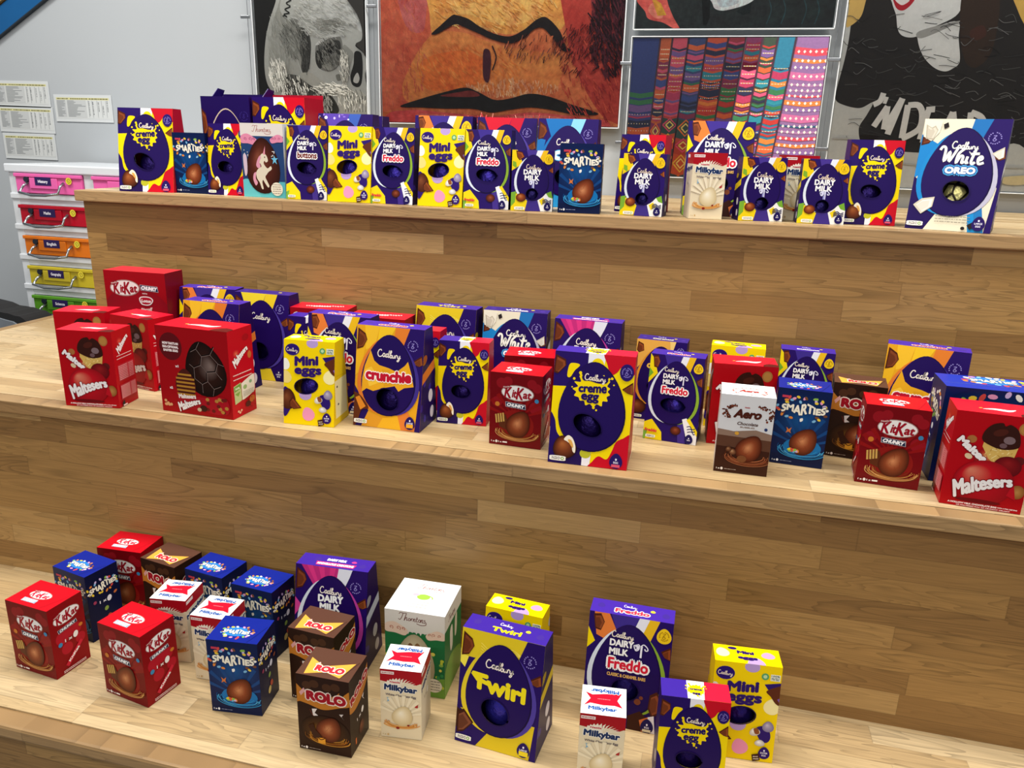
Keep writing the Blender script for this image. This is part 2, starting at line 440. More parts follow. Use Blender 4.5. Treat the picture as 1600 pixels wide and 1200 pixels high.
THORN = [[(0.0, 1.2), (0.25, 1.5), (0.8, 1.42), (1.3, 1.5)], [(0.75, 1.4), (0.5, 0.6), (0.15, 0.05), (-0.15, 0.25)],
         [(1.4, 1.5), (1.0, 0.3), (0.95, 0.0), (1.25, 0.6), (1.45, 0.6), (1.4, 0.05), (1.6, 0.15)], [(1.9, 0.6), (1.7, 0.3), (1.85, 0.02), (2.1, 0.3), (1.92, 0.6)], [(2.25, 0.6), (2.2, 0.05), (2.3, 0.45), (2.55, 0.6)],
         [(2.65, 0.6), (2.6, 0.0), (2.75, 0.5), (2.95, 0.55), (2.9, 0.02), (3.05, 0.1)], [(3.35, 1.0), (3.2, 0.2), (3.3, 0.0), (3.45, 0.1)], [(3.15, 0.62), (3.5, 0.66)], [(3.75, 0.6), (3.55, 0.3), (3.7, 0.02), (3.95, 0.3), (3.77, 0.6)],
         [(4.05, 0.6), (4.0, 0.0), (4.15, 0.5), (4.35, 0.55), (4.3, 0.02), (4.45, 0.1)], [(4.85, 0.58), (4.6, 0.5), (4.8, 0.25), (4.7, 0.0), (4.5, 0.1)], [(4.95, 0.2), (4.9, -0.35), (4.0, -0.55), (3.2, -0.3)]]
GLASS = [[(0.0, 1.0), (0.75, 1.3)], [(0.05, 0.95), (0.35, 0.35), (0.75, 0.6), (0.78, 1.25)], [(0.3, 0.5), (0.6, 0.65), (0.62, 1.05), (0.25, 0.9)], [(0.5, 0.6), (0.5, 1.05)],
         [(1.0, 1.15), (1.05, 0.5), (1.02, -0.6)], [(1.2, 1.1), (1.15, 0.4), (1.15, -0.6)], [(1.05, 1.1), (1.4, 1.35), (1.9, 0.95), (1.95, 0.6), (1.65, 0.55), (1.55, 0.8)]]
PUR, PURL, PURD, YEL, RED, CHO, CHL, WHI = '#220b5c', '#412a90', '#140438', '#f1d400', '#c40a22', '#4a1e0c', '#8a4420', '#f2f0ee'

# ------------------------------------------------------------------ artwork of each kind of box
def chunk(a, pts, c0=CHO, c1=CHL):
    """a broken piece of chocolate: dark rim, lighter face drawn as a printed highlight"""
    a.poly(pts, c0); mx = sum(p[0] for p in pts) / len(pts); mt = sum(p[1] for p in pts) / len(pts)
    a.poly([(mx + (x - mx) * 0.78 + 0.6, mt + (t - mt) * 0.78 + 0.3) for x, t in pts], c1)
    a.poly([(mx + (x - mx) * 0.62 - 1.0, mt + (t - mt) * 0.62 + 0.9) for x, t in pts], mixc(c0, c1, 0.45))
def cad(a, x, t, w, col='#e9dccb', lw=1.1, slope=-0.05): a.script(CAD, x, t, w, lw, col, slope)
def glass(a, x, t, w, col='#e6e4f2', lw=1.3): a.script(GLASS, x, t, w, lw, col)
def seal(a, x, t, r, col='#9c90cf'):
    for i in range(18):
        if i % 6 == 5: continue
        q = 2 * math.pi * i / 18
        a.rect(x + r * math.cos(q) - 0.7, t - 0.45 - 100 * r * math.sin(q) / a.h, x + r * math.cos(q) + 0.7, t + 0.45 - 100 * r * math.sin(q) / a.h, col, i == 0)
    f = 100.0 / a.h
    a.line([(x - 2, t - 3 * f), (x + 1.6, t - 3.2 * f), (x - 1.2, t), (x + 1.8, t + 1.6 * f), (x - 0.4, t + 3.6 * f), (x - 2, t + 1.8 * f), (x + 0.6, t - 0.4 * f)], 0.8, col)
def eggbadge(a, x, t, w, lines, base='#1f0f55', band=None):
    a.egg(x, t, w, w * 1.22, base)
    f = 100.0 / a.h; n = len(lines)
    for i, q in enumerate(lines):
        a.text(q, x, t + (i - (n - 1) / 2) * w * 0.24 * f, w * (0.12 if len(q) < 2 else min(0.62, 0.12 * len(q))), w * 0.15, '#e8e4f6', 0.08)
    if band: a.rect(x - w * 0.33, t + w * 0.28 * f, x + w * 0.33, t + w * 0.5 * f, band)
def pill(a, x, t, w=17, ring='#7aa64a'):
    f = 100.0 / a.h; r = w * 0.17
    a.blob([(x - w / 2, t - r * f), (x + w / 2, t - r * f), (x + w / 2 + r * 0.6, t), (x + w / 2, t + r * f), (x - w / 2, t + r * f), (x - w / 2 - r * 0.6, t)], '#ece9e0')
    a.lines_text(x - w / 2 + 1, x + w * 0.2, t - r * 0.45 * f, t + r * 0.45 * f, 3, '#6f6c70', 3, 0.7 * f)
    a.ell(x + w * 0.36, t, r * 0.72, r * 0.72, ring); a.ell(x + w * 0.36, t, r * 0.38, r * 0.38, '#e8ecd8')
def bigegg(a, x, t, w, h, lc=None, rc=None, shade=True):
    if lc: a.egg(x - 8.5, t + 1.5, w * 0.93, h * 0.93, lc)
    if rc: a.egg(x + 7.5, t + 2.0, w * 0.95, h * 0.92, rc)
    a.egg(x, t, w, h, PURD); a.egg(x - 0.7, t - 0.3, w * 0.975, h * 0.98, '#1d0850')
def splat(a, x, t, w, h, col=YEL, seed=4):
    r = random.Random(seed); n = 30; pts = []; f = 100.0 / a.h
    for i in range(n):
        q = 2 * math.pi * i / n; m = (1.0 if i % 2 else 0.84) * r.uniform(0.94, 1.1)
        if i % 2 and i in (3, 5, 11, 13, 25): m *= 1.16
        pts.append((x + w / 2 * m * math.cos(q), t - h / 2 * m * math.sin(q) * f))
    a.blob(pts, col, True, 4)
    for dx, dt, s in ((-0.52, -0.32, 1.6), (0.5, -0.42, 1.6), (-0.36, -0.52, 1.9), (0.56, -0.22, 1.0), (0.14, 0.62, 1.2), (0.06, 0.55, 1.7), (-0.56, -0.05, 0.9)):
        a.ell(x + dx * w, t + dt * h * f, s, s, col, 0, False)
    for x0, x1, y0, y1 in ((-0.36, -0.3, -0.5, -0.36), (0.44, 0.36, -0.42, -0.26), (0.06, 0.04, 0.55, 0.4)):
        a.line([(x + x0 * w, t + y0 * h * f), (x + x1 * w, t + y1 * h * f)], 2.6, col, False, False)
def spots(a, col=PURL, seed=2, n=5):
    r = random.Random(seed)
    for i in range(n): a.egg(r.uniform(10, 90), r.uniform(10, 90), 13, 16, col, r.uniform(-40, 40), i == 0)

# --- fronts on the purple egg theme
def f_creme(a):
    f = 100.0 / a.h
    a.poly([(0, 0), (46, 0), (40, 22), (30, 30), (0, 31)], PUR)
    a.poly([(42, 0), (64, 0), (62, 9), (42, 12)], '#eceaf0')
    a.ell(54, 10, 8, 9, YEL)
    a.blob([(63, -3), (103, -3), (103, 13), (90, 17), (84, 10), (78, 15), (71, 17), (66, 9)], RED)
    a.blob([(-3, 57), (5, 60), (9, 72), (18, 80), (24, 92), (30, 103), (-3, 103)], PUR)
    a.poly([(24, 84), (44, 84), (44, 100), (20, 100)], '#23104f')
    a.poly([(43, 88), (54, 88), (53, 100), (43, 100)], '#e9e6ee')
    a.blob([(53, 103), (57, 95), (64, 90), (74, 92), (80, 84), (84, 76), (92, 72), (103, 70), (103, 103)], RED)
    a.ell(47, 89, 7, 6, '#b9b62a')
    chunk(a, [(1, 3), (14, 7), (15, 12), (5, 20), (0, 19)])
    a.blob([(17, 21), (19, 11), (26, 9.5), (32, 11), (26, 16), (21, 22)], YEL)
    chunk(a, [(86, 29), (99, 22), (100, 33), (93, 32)])
    bigegg(a, 51, 47, 83, 0.80 * a.h)
    splat(a, 50, 32, 46, 46 * 0.86)
    a.blob([(36, 20), (44, 17), (56, 17), (68, 21), (66, 25), (56, 25.5), (46, 24), (38, 24)], '#1d0850'); cad(a, 52.5, 21.4, 26, '#efe0cf', 1.1)
    a.text('creme', 50, 30, 34, 10.5, '#1f0c58', 0.7, warp=lambda u, v: (u, v * (1 + 0.2 * u) + 0.22 * u))
    a.text('egg', 47.5, 37, 21, 10.5, '#1f0c58', 0.7)
    seal_x, seal_t = 90.5, 14
    a.ell(seal_x, seal_t, 8.6, 10.5, '#241060'); seal(a, seal_x, seal_t, 5.6, '#7e70bd')
    a.ball(20, 85, 30, 30, '#2c0f05', '#7a3a1b', '#a8602f', 20, -0.2, 0.3)
    a.blob([(19, 78), (24, 74), (30, 76.5), (34, 83), (34, 89), (31, 88), (29, 83), (24, 80)], '#f1e6cf')
    a.blob([(24, 78), (28, 78), (31, 82), (31, 85), (27, 82)], '#e0a54f')
    eggbadge(a, 86, 92.5, 16, ['1', 'EGG'], '#24105c', '#d6526c')
    pill(a, 12.5, 95.5)
    a.window(47, 60 if a.h > 150 else 63.5, 19, 12.5, -8 if a.h > 150 else -28)
def milk_bg(a, small=False):
    a.poly([(26, 0), (60, 0), (52, 14), (34, 14)], '#3b2a86')
    a.poly([(60, 0), (72, 0), (62, 20), (52, 16)], '#e6e6ee'); a.poly([(72, 0), (84, 0), (72, 24), (62, 20)], '#e5b51c')
def f_dairy(a, name=None, large=False, face=None):
    milk_bg(a)
    if large: a.poly([(6, 0), (24, 0), (36, 17), (24, 24), (10, 20)], '#e07a35'); a.poly([(0, 14), (9, 26), (0, 33)], YEL)
    else: a.poly([(0, 0), (8, 6), (16, 22), (0, 34)], '#e8cf12'); a.poly([(0, 16), (8, 22), (0, 28)], '#6fa52e')
    chunk(a, [(5, 2), (14, 1), (19, 8), (15, 16), (8, 15)])
    chunk(a, [(88, 26), (99, 21), (100, 33), (93, 31)])
    T, Hh = (43, 0.74) if not large else (48, 0.82)
    bigegg(a, 50, T, 82, Hh * a.h, '#d6deea', '#86a832')
    # lower corners of the pattern
    a.poly([(0, 80), (14, 76), (34, 90), (36, 100), (0, 100)], '#e8cf12'); a.poly([(0, 90), (8, 88), (4, 100), (0, 100)], '#79a93a')
    if not large:
        a.poly([(62, 80), (74, 76), (80, 100), (66, 100)], '#3d2a80'); a.poly([(70, 72), (78, 70), (100, 88), (100, 100), (84, 100)], '#e9e9ec'); a.poly([(78, 72), (84, 70), (100, 84), (100, 90)], '#e8cf12')
        for i in range(3): a.line([(80 + i, 80 + 3 * i), (86 + 2 * i, 79 + 3 * i), (90 + 2 * i, 82 + 3 * i), (96, 81 + 3 * i)], 1.6, '#1c1a4a')
        a.ball(60, 86, 20, 17, '#34110a', '#6b2b18', '#8e4a2c', 20, 0, 0.2, False)
    else:
        a.poly([(56, 88), (70, 82), (80, 88), (74, 100), (56, 100)], '#3c1a10'); a.ell(66, 74, 4, 4, '#7a4028'); a.ell(70, 70, 2.4, 2.4, '#7a4028')
        chunk(a, [(80, 66), (88, 62), (93, 68), (92, 82), (84, 86), (79, 78)], '#4a2012', '#8a4a2c')
        a.poly([(70, 90), (80, 86), (84, 100), (74, 100)], '#d9733a'); a.poly([(80, 86), (87, 84), (90, 100), (84, 100)], '#e6e4ea')
    a.egg(90, 12, 17, 19, '#e8c11b'); seal(a, 90, 12, 5.4, '#a67a10')
    f = 100 / a.h; c = 17 if not large else 17.5
    cad(a, 42, c, 26); a.text('DAIRY', 41.5, c + 6.8, 28, 8, WHI, 0.5); a.text('MILK', 38.5, c + 6.8 + 11 * f, 22, 8, WHI, 0.5)
    glass(a, 64, c + 10, 17)
    if name:
        tt = c + 6.5 + 25 * f
        a.text(name, 51, tt + 1, 47 if name == 'Freddo' else 46, 13, '#d21c35' if name == 'Freddo' else '#6b2114', 0.7, 2.2, '#f4f1ef')
        a.line([(40, tt + 7 * f), (43, tt + 10 * f), (46, tt + 8 * f)], 2.2, '#f4f1ef')
        if large: a.text('CLASSIC & CARAMEL BARS', 50, tt + 16 * f, 46, 4.0, '#d2a45a', 0.25)
        elif name == 'Freddo': a.text('Freddo', 14, 89, 22, 5.5, '#d2243b', 0.4)
    eggbadge(a, 86 if not large else 80, 94, 15, ['1', 'EGG'], '#1b1150', '#d9cfae' if large else None)
    pill(a, 14, 96, 15)
    a.window(50, (57 if name else 62) if not large else 65, 23 if not large else 16, 13, -6)
def f_dairy_small(a):
    a.poly([(34, 0), (60, 0), (54, 14), (40, 14)], '#433088'); a.poly([(60, 0), (74, 0), (62, 20), (54, 14)], '#e2e4ee'); a.poly([(74, 0), (86, 0), (72, 24), (62, 20)], '#e3b41e')
    a.poly([(0, 0), (12, 0), (26, 22), (0, 34)], '#e8c712'); a.poly([(2, 18), (10, 20), (12, 30), (2, 26)], '#78a52c')
    chunk(a, [(9, 1), (24, 3), (30, 11), (18, 17), (12, 12)], '#4a1c08', '#a05022')
    chunk(a, [(87, 32), (97, 26), (99, 37)], '#4a1c08', '#a05022')
    a.poly([(0, 74), (20, 70), (40, 84), (40, 100), (0, 100)], '#e3c714'); a.poly([(0, 70), (12, 68), (10, 86), (0, 94)], '#74a531'); a.poly([(40, 82), (66, 82), (74, 100), (34, 100)], '#3a2a7c')
    a.poly([(64, 82), (84, 70), (100, 78), (100, 100), (72, 100)], '#e6e5e2'); a.poly([(84, 70), (96, 66), (100, 78), (90, 76)], '#6fa12e'); a.poly([(68, 82), (78, 77), (84, 84), (74, 90)], '#e3c714')
    bigegg(a, 51, 45, 76, 0.76 * a.h, '#d5dde6')
    cad(a, 52, 28, 34, '#e0cbb8', 1.3); a.text('DAIRY', 50, 35.5, 42, 11, WHI, 0.7); a.text('MILK', 49, 45, 34, 11, WHI, 0.7)
    glass(a, 52, 55, 20, '#cfd0e8', 1.8); a.rect(49.5, 56, 53, 64, '#8f90c4')
    a.egg(87, 14, 21, 24, '#e8c014'); seal(a, 87, 14, 6.5, '#a67a10')
    a.ball(24, 78, 24, 20, '#4a1a08', '#8f431c', '#c0743c', 0, -0.2, 0.4, False)
    for i in range(3): a.line([(76, 82 + 2.6 * i), (84, 80 + 2.6 * i), (90, 83 + 2.6 * i), (97, 81 + 2.6 * i)], 2.0, '#1c1a4a')
    eggbadge(a, 88, 92, 16, ['1', 'EGG'], '#191050'); pill(a, 21, 96, 20)
    a.window(50, 72, 14, 13, 0)
def f_mini(a):
    f = 100 / a.h
    for x, t, w, h, c, r in ((56, 2, 22, 20, '#b79bd3', 0), (3, 29, 17, 22, '#efeee0', 0), (91, 41, 24, 28, '#f3e7a6', -20), (5, 44, 20, 24, '#ecd27a', 10), (43, 62, 24, 26, '#b99bd0', 0), (49, 86.5, 24, 26, '#eb95b7', 20)):
        a.egg(x, t, w, h, c, r)
    a.poly([(76, 19), (100, 16), (100, 24), (82, 24)], '#2a1268')
    a.blob([(80, 26), (92, 21), (104, 20), (104, 38), (96, 38), (87, 31)], '#5a2916'); a.poly([(97, 33), (104, 30), (104, 40)], '#7b55a0')
    a.ell(17, 11.5, 14, 11, '#26106a'); cad(a, 17, 12, 22, '#e6d6c6', 0.9)
    a.ell(76, 11, 5.5, 5.5, '#58a163'); a.ell(76, 11, 3, 3, '#b9d8a8'); a.rect(84, 8, 98, 14.5, '#eef0e0'); a.text('100%', 91, 9.5, 12, 2.6, '#3b5a4a', 0.15); a.lines_text(85, 97, 11.4, 13.4, 3, '#61756a', 5, 0.6)
    a.text('Mini', 45, 23.5, 44, 16, '#2a1166', 1.5, warp=lambda u, v: (u, v + 0.25 * u))
    a.text('eggs', 48, 34, 51, 15.5, '#2a1166', 1.2, warp=lambda u, v: (u, v + 0.1 * u))
    a.blob([(0, 58), (10, 58), (18, 64), (20, 72), (26, 76), (14, 82), (6, 90), (0, 88)], '#2a1268')
    a.ball(9, 70, 30, 40, '#3c170a', '#5f2d17', '#7e4526', 0); chunk(a, [(11, 73), (18, 67), (36, 80), (20, 82), (12, 79)])
    a.blob([(70, 66), (80, 62), (90, 66), (93, 74), (88, 79), (78, 77)], '#2a1268'); a.ball(88, 62, 17, 18, '#7d7291', '#a094ae', '#c6bccb', 0)
    a.ball(69, 69, 16, 13, '#c4bba9', '#e4decf', '#ffffff', 20); a.blob([(67, 66), (73, 65), (76, 70), (70, 71)], '#8a4c26'); a.ball(78, 80, 15, 11, '#b9b4ae', '#dcd8d2', '#ffffff', 0)
    eggbadge(a, 86, 90, 17, ['1', 'EASTER', 'EGG'], '#2a1166'); a.poly([(68, 93), (79, 91), (81, 98), (70, 100)], '#3d1a12'); a.text('BAG', 74, 94.6, 7, 1.8, '#e2d4c0', 0.1, rot=8); a.text('FREE', 75, 97, 8, 1.8, '#e2d4c0', 0.1, rot=8)
    a.window(45, 53.5, 22.5, 14, 8)
def lg(a, bg, lc, rc, stripe=None):
    """common layout of the large cartons: chocolate piece, egg with a rim on either side, seal, badge"""
    bg(a); chunk(a, [(2, 3), (13, 8), (16, 14), (10, 22), (1, 24)], CHO, '#7b3c1c')
    a.poly([(79, 0), (100, 0), (100, 100), (92, 100), (97, 60), (66, 26)], '#220b5a'); seal(a, 84, 16.5, 7, '#9084c8')
    chunk(a, [(82, 33), (98, 25), (100, 34), (94, 36)], CHO, '#8a4722')
    bigegg(a, 50, 47.5, 80, 0.80 * a.h, lc, rc)
def lg_end(a, foil=True):
    eggbadge(a, 85, 92, 15, ['1', 'LARGE', 'EGG'], '#241058'); pill(a, 11, 95, 16)
def f_crunchie(a):
    def bg(a):
        a.rect(0, 0, 100, 100, '#e0a01c')
        for p, c in (([(12, 0), (34, 0), (28, 20), (14, 24)], '#edb92a'), ([(34, 0), (58, 0), (46, 16), (30, 22)], '#eec024'), ([(58, 0), (79, 0), (66, 26), (54, 16)], '#dd7a2a'),
                     ([(0, 26), (14, 20), (8, 46), (0, 50)], '#e5ad1e'), ([(22, 84), (44, 90), (36, 100), (12, 100)], '#d79526'), ([(44, 90), (66, 86), (72, 100), (36, 100)], '#e6ac22'), ([(66, 86), (80, 80), (98, 100), (72, 100)], '#dd7a30')): a.poly(p, c)
        a.poly([(0, 60), (22, 84), (12, 100), (0, 100)], '#220b5a')
    lg(a, bg, '#d9762c', '#3c2c84')
    a.poly([(11, 52), (14, 40), (22, 24), (28, 34), (36, 38), (50, 40), (62, 43), (74, 36), (78, 32), (84, 44), (88, 56), (74, 58), (66, 62), (60, 57), (44, 60), (28, 64), (18, 62), (11, 66)], '#e4a41e')
    for p, c in (([(14, 44), (24, 40), (40, 54), (22, 60)], '#efbd38'), ([(60, 46), (76, 40), (82, 54), (66, 56)], '#eab02c'), ([(40, 42), (52, 42), (56, 56), (44, 58)], '#d99a1c')): a.poly(p, c)
    cad(a, 50, 27, 34, '#efe3d6', 1.3)
    a.text('crunchie', 50, 48, 66, 14, '#b8122c', 1.3, 1.5, '#f6ece6', arc=-1.5)
    a.blob([(-2, 70), (6, 68), (18, 76), (22, 82), (12, 84), (6, 96), (-2, 100)], '#5a2a12'); a.poly([(2, 72), (8, 70), (18, 80), (10, 84)], '#d98526')
    lg_end(a); a.rect(80, 93, 90, 96.5, '#e8a526'); a.window(50, 71, 17, 14, -35)
def f_twirl(a):
    def bg(a):
        a.rect(0, 0, 100, 100, '#dcc022'); a.rect(0, 24, 100, 70, '#220b5a')
        for i in range(4): a.line([(24, 10 + 2.5 * i), (40, 16 + 2 * i), (60, 10 + 2 * i), (74, 14)], 0.9, '#efd954')
        a.poly([(0, 22), (10, 24), (6, 34), (0, 30)], '#efdc4a'); a.poly([(0, 68), (16, 76), (40, 86), (26, 100), (0, 100)], '#220b5a'); a.poly([(0, 70), (14, 76), (4, 86), (0, 88)], '#3a1a10'); a.poly([(0, 92), (14, 78), (16, 100), (0, 100)], '#251060')
    lg(a, bg, '#dcc32a', '#4a3a94')
    cad(a, 49, 27, 34, '#efe3d6', 1.3)
    a.text('Twirl', 49, 44, 64, 20, '#ecd81a', 1.5, warp=lambda u, v: (u, v * (1.0 - 0.25 * abs(u)) - 0.30 * u))
    a.poly([(14, 37), (38, 42), (36, 45), (22, 43)], '#ecd81a')
    chunk(a, [(1, 74), (9, 70), (22, 80), (10, 90), (2, 92)], '#3a160a', '#7c4630')
    lg_end(a); a.rect(80, 93, 91, 97, '#e8cf26'); a.window(47, 66, 17.5, 14, -30)
def f_marv(a):
    def bg(a):
        a.rect(0, 0, 100, 100, '#220b5a')
        for i in range(7): a.poly([(8 + 8 * i, 0), (16 + 8 * i, 0), (40 + 2 * i, 30), (36 + 2 * i, 30)], '#d5337e' if i % 2 else '#b92a74')
        a.poly([(60, 0), (80, 0), (66, 22), (56, 18)], '#d9dbe6'); a.poly([(0, 32), (10, 40), (0, 50)], '#c43a86')
    lg(a, bg, '#cdd3df', '#b23a92')
    cad(a, 50, 23, 30, '#efe3d6', 1.2); a.text('DAIRY', 50, 30, 34, 9, WHI, 0.7); a.text('MILK', 49, 38, 27, 9, WHI, 0.7)
    a.poly([(22, 44), (78, 46), (78, 51.5), (22, 49.5)], '#cf2a72'); a.text('MARVELLOUS CREATIONS', 50, 47.8, 52, 3.6, '#f6dfe8', 0.35, rot=-1.5); a.text('MEDIUM EGG', 54, 53, 18, 1.8, '#cfc6ea', 0.1)
    lg_end(a); a.window(49, 68, 16, 13, -20)
def f_oreo(a):
    def bg(a):
        a.rect(0, 0, 100, 100, '#e3dcc3'); a.poly([(58, 0), (80, 0), (64, 28), (54, 18)], '#1f6db0'); a.poly([(0, 14), (20, 22), (12, 46), (0, 54)], '#1a7ec2'); a.poly([(0, 52), (14, 60), (34, 84), (22, 100), (0, 100)], '#1e0a50')
        a.poly([(74, 78), (84, 74), (92, 100), (78, 100)], '#2275b4'); a.poly([(70, 84), (76, 80), (82, 100), (74, 100)], '#1a8acc')
    lg(a, bg, '#1a82c4', '#b9b6c9')
    a.poly([(0, 0), (22, 2), (20, 12), (12, 20), (2, 16)], '#e6e0cc'); chunk(a, [(3, 5), (10, 8), (14, 6), (18, 10), (14, 19), (5, 18)], '#b7ad98', '#d8cfbc'); a.poly([(23, 5), (28, 3), (30, 7), (25, 9)], '#231a1c')
    chunk(a, [(84, 30), (97, 24), (98, 33), (93, 35)], '#cfc6b4', '#ece6d8')
    chunk(a, [(5, 78), (14, 72), (29, 70), (28, 79), (16, 86)], '#cdc4b2', '#ece7dc')
    cad(a, 53, 24, 30, '#f2ece2', 1.4); a.script(WHITE_S, 51, 34, 52, 3.2, '#f3efe4', -0.04)
    a.text('OREO', 52, 45.5, 34, 7.5, '#4aa0d8', 3.4); a.text('OREO', 52, 45.5, 34, 7.5, '#f6fafc', 0.7, 1.0, '#1c4f9a')
    a.lines_text(34, 74, 87, 92, 3, '#8a8272', 8, 0.6); a.poly([(72, 94), (78, 91), (81, 95), (76, 98)], '#221a1a'); a.ell(68, 97, 2.4, 2.2, '#221a1a')
    lg_end(a); a.window(52, 64, 15.5, 12.5, -15)
def f_large_variant(c0, c1, c2, word=None, wc='#f2d21e', oc=None, dots=False):
    def f(a):
        def bg(a):
            a.rect(0, 0, 100, 100, '#220b5a'); a.poly([(12, 0), (58, 0), (46, 22), (26, 26)], c0); a.poly([(58, 0), (79, 0), (66, 26), (50, 18)], c1); a.poly([(0, 22), (14, 24), (8, 46), (0, 50)], c0); a.poly([(20, 86), (70, 86), (80, 100), (14, 100)], c2)
            if dots:
                r = random.Random(5)
                for i in range(16): a.ell(r.uniform(2, 62), r.uniform(0, 22), r.uniform(1, 3), r.uniform(1, 3), ('#c9b8ea', '#e8e2f4', '#8a6fd0')[i % 3], 0, i == 0)
        lg(a, bg, c0, '#4a3a94')
        if not dots: cad(a, 50, 27, 34, '#efe3d6', 1.3)
        if c0 == '#cc1830': a.text('a', 73, 44, 15, 15, '#c8203a', 1.2, 1.8, '#f2eef0')
        if word: a.text(word, 50, 41, 56 if len(word) > 3 else 46, 13, wc, 1.6, 1.4 if oc else 0, oc or '#ffffff')
        lg_end(a); a.window(49, 66, 16, 13, -25)
    return f
def f_caramel(a):
    a.poly([(0, 0), (78, 0), (60, 22), (20, 24), (0, 40)], '#e2a648'); a.poly([(66, 0), (84, 0), (70, 20)], '#f0c874'); chunk(a, [(3, 3), (14, 6), (16, 14), (6, 17), (1, 14)])
    a.poly([(78, 0), (100, 0), (100, 30), (70, 20)], PUR); seal(a, 88, 11, 6)
    bigegg(a, 50, 45, 82, 0.76 * a.h, '#d9922c', '#4a3a94'); cad(a, 50, 21, 30); a.text('Caramel', 50, 32, 50, 9, '#e8b94a', 1.0)
    a.ball(14, 84, 30, 30, '#2c0f05', '#6b2f16', '#93522c', 20); pill(a, 14, 96, 15); eggbadge(a, 86, 93, 15, ['1', 'EGG']); a.window(50, 57, 22, 13)

# --- the small square cartons
def nest(a, x, t, w, h, cols, seed=1, n=15, lw=0.9):
    r = random.Random(seed); f = 100.0 / a.h
    for i in range(n):
        k = r.uniform(0.72, 1.08); d = r.uniform(-2.5, 2.5); s = r.uniform(-10, 20); e = r.uniform(165, 200)
        a.line([(x + d + w / 2 * k * math.cos(math.radians(q)), t + (h / 2 * k * math.sin(math.radians(q)) + d * 0.6) * f) for q in [s + (e - s) * j / 7 for j in range(8)]], lw * r.uniform(0.7, 1.5), cols[i % len(cols)], False, True, True, 3)
def nest_egg(a, x, t, w, h, rot, cols, seed=1, dark='#451708', mid='#8f4526', lite='#cf8a5c'):
    f = 100.0 / a.h
    nest(a, x - 2, t + h * 0.26 * f, w * 1.75, h * 0.55, cols, seed, 8)
    a.ball(x, t, w, h, dark, mid, lite, rot, -0.12, 0.05)
    r = random.Random(seed)
    for i in range(5):
        p, q = x + r.uniform(-0.25, 0.25) * w, t + r.uniform(-0.3, 0.3) * h * f
        a.line([(p, q), (p + r.uniform(-4, 4), q + r.uniform(1, 4)), (p + r.uniform(-7, 7), q + r.uniform(3, 8))], 0.45, mixc(dark, mid, 0.6), False, False)
    nest(a, x - 2, t + h * 0.32 * f, w * 1.8, h * 0.55, cols, seed + 7, 10)
def kk_logo(a, x, t, w, rot=0, top=False):
    h = w * 0.46
    a.ell(x, t, w / 2 + 1.4, h / 2 + 1.4, '#b09a94', rot); a.ell(x, t, w / 2, h / 2, '#f1eeec', rot)
    c, q = math.cos(math.radians(rot)), math.sin(math.radians(rot)); f = 100.0 / a.h
    def at(dx, dy): return x + dx * w * c - dy * w * q, t - (dx * w * q + dy * w * c) * f
    R = '#9c0d22' if not top else '#e0203c'
    for st, dx, dy, ww, hh in (('K', -0.29, 0.0, 0.20, 0.36), ('it', -0.095, -0.015, 0.115, 0.25), ('K', 0.09, 0.0, 0.21, 0.38), ('at', 0.315, -0.01, 0.24, 0.24)):
        X, T = at(dx, dy); a.text(st, X, T, w * ww, w * hh, R, w * 0.013, shear=0.12, rot=rot)
    X, T = at(-0.36, 0.17); a.ell(X, T, w * 0.12, w * 0.065, '#8c1020', rot + 20); a.text('Nestle', X, T, w * 0.2, w * 0.05, '#e6c9c4', 0.1, rot=rot + 12)
def plate(a, st, x, t, w, h, rot=0, col='#1c2a4a'):
    f = 100.0 / a.h; c, q = math.cos(math.radians(rot)), math.sin(math.radians(rot))
    for k, cc in ((1.0, '#d8dbe2'), (0.9, col)):
        p = [(-w / 2 * (1 if k == 1 else 0.96) + 1.5, -h / 2 * k), (w / 2 * (1 if k == 1 else 0.97), -h / 2 * k), (w / 2 * (1 if k == 1 else 0.96) - 1.5, h / 2 * k), (-w / 2 * (1 if k == 1 else 0.97), h / 2 * k)]
        a.poly([(x + u * c - v * q, t - (u * q + v * c) * f) for u, v in p], cc)
    a.text(st, x, t, w * 0.8, h * 0.6, '#f3f4f6', 0.6, shear=0.2, rot=rot)
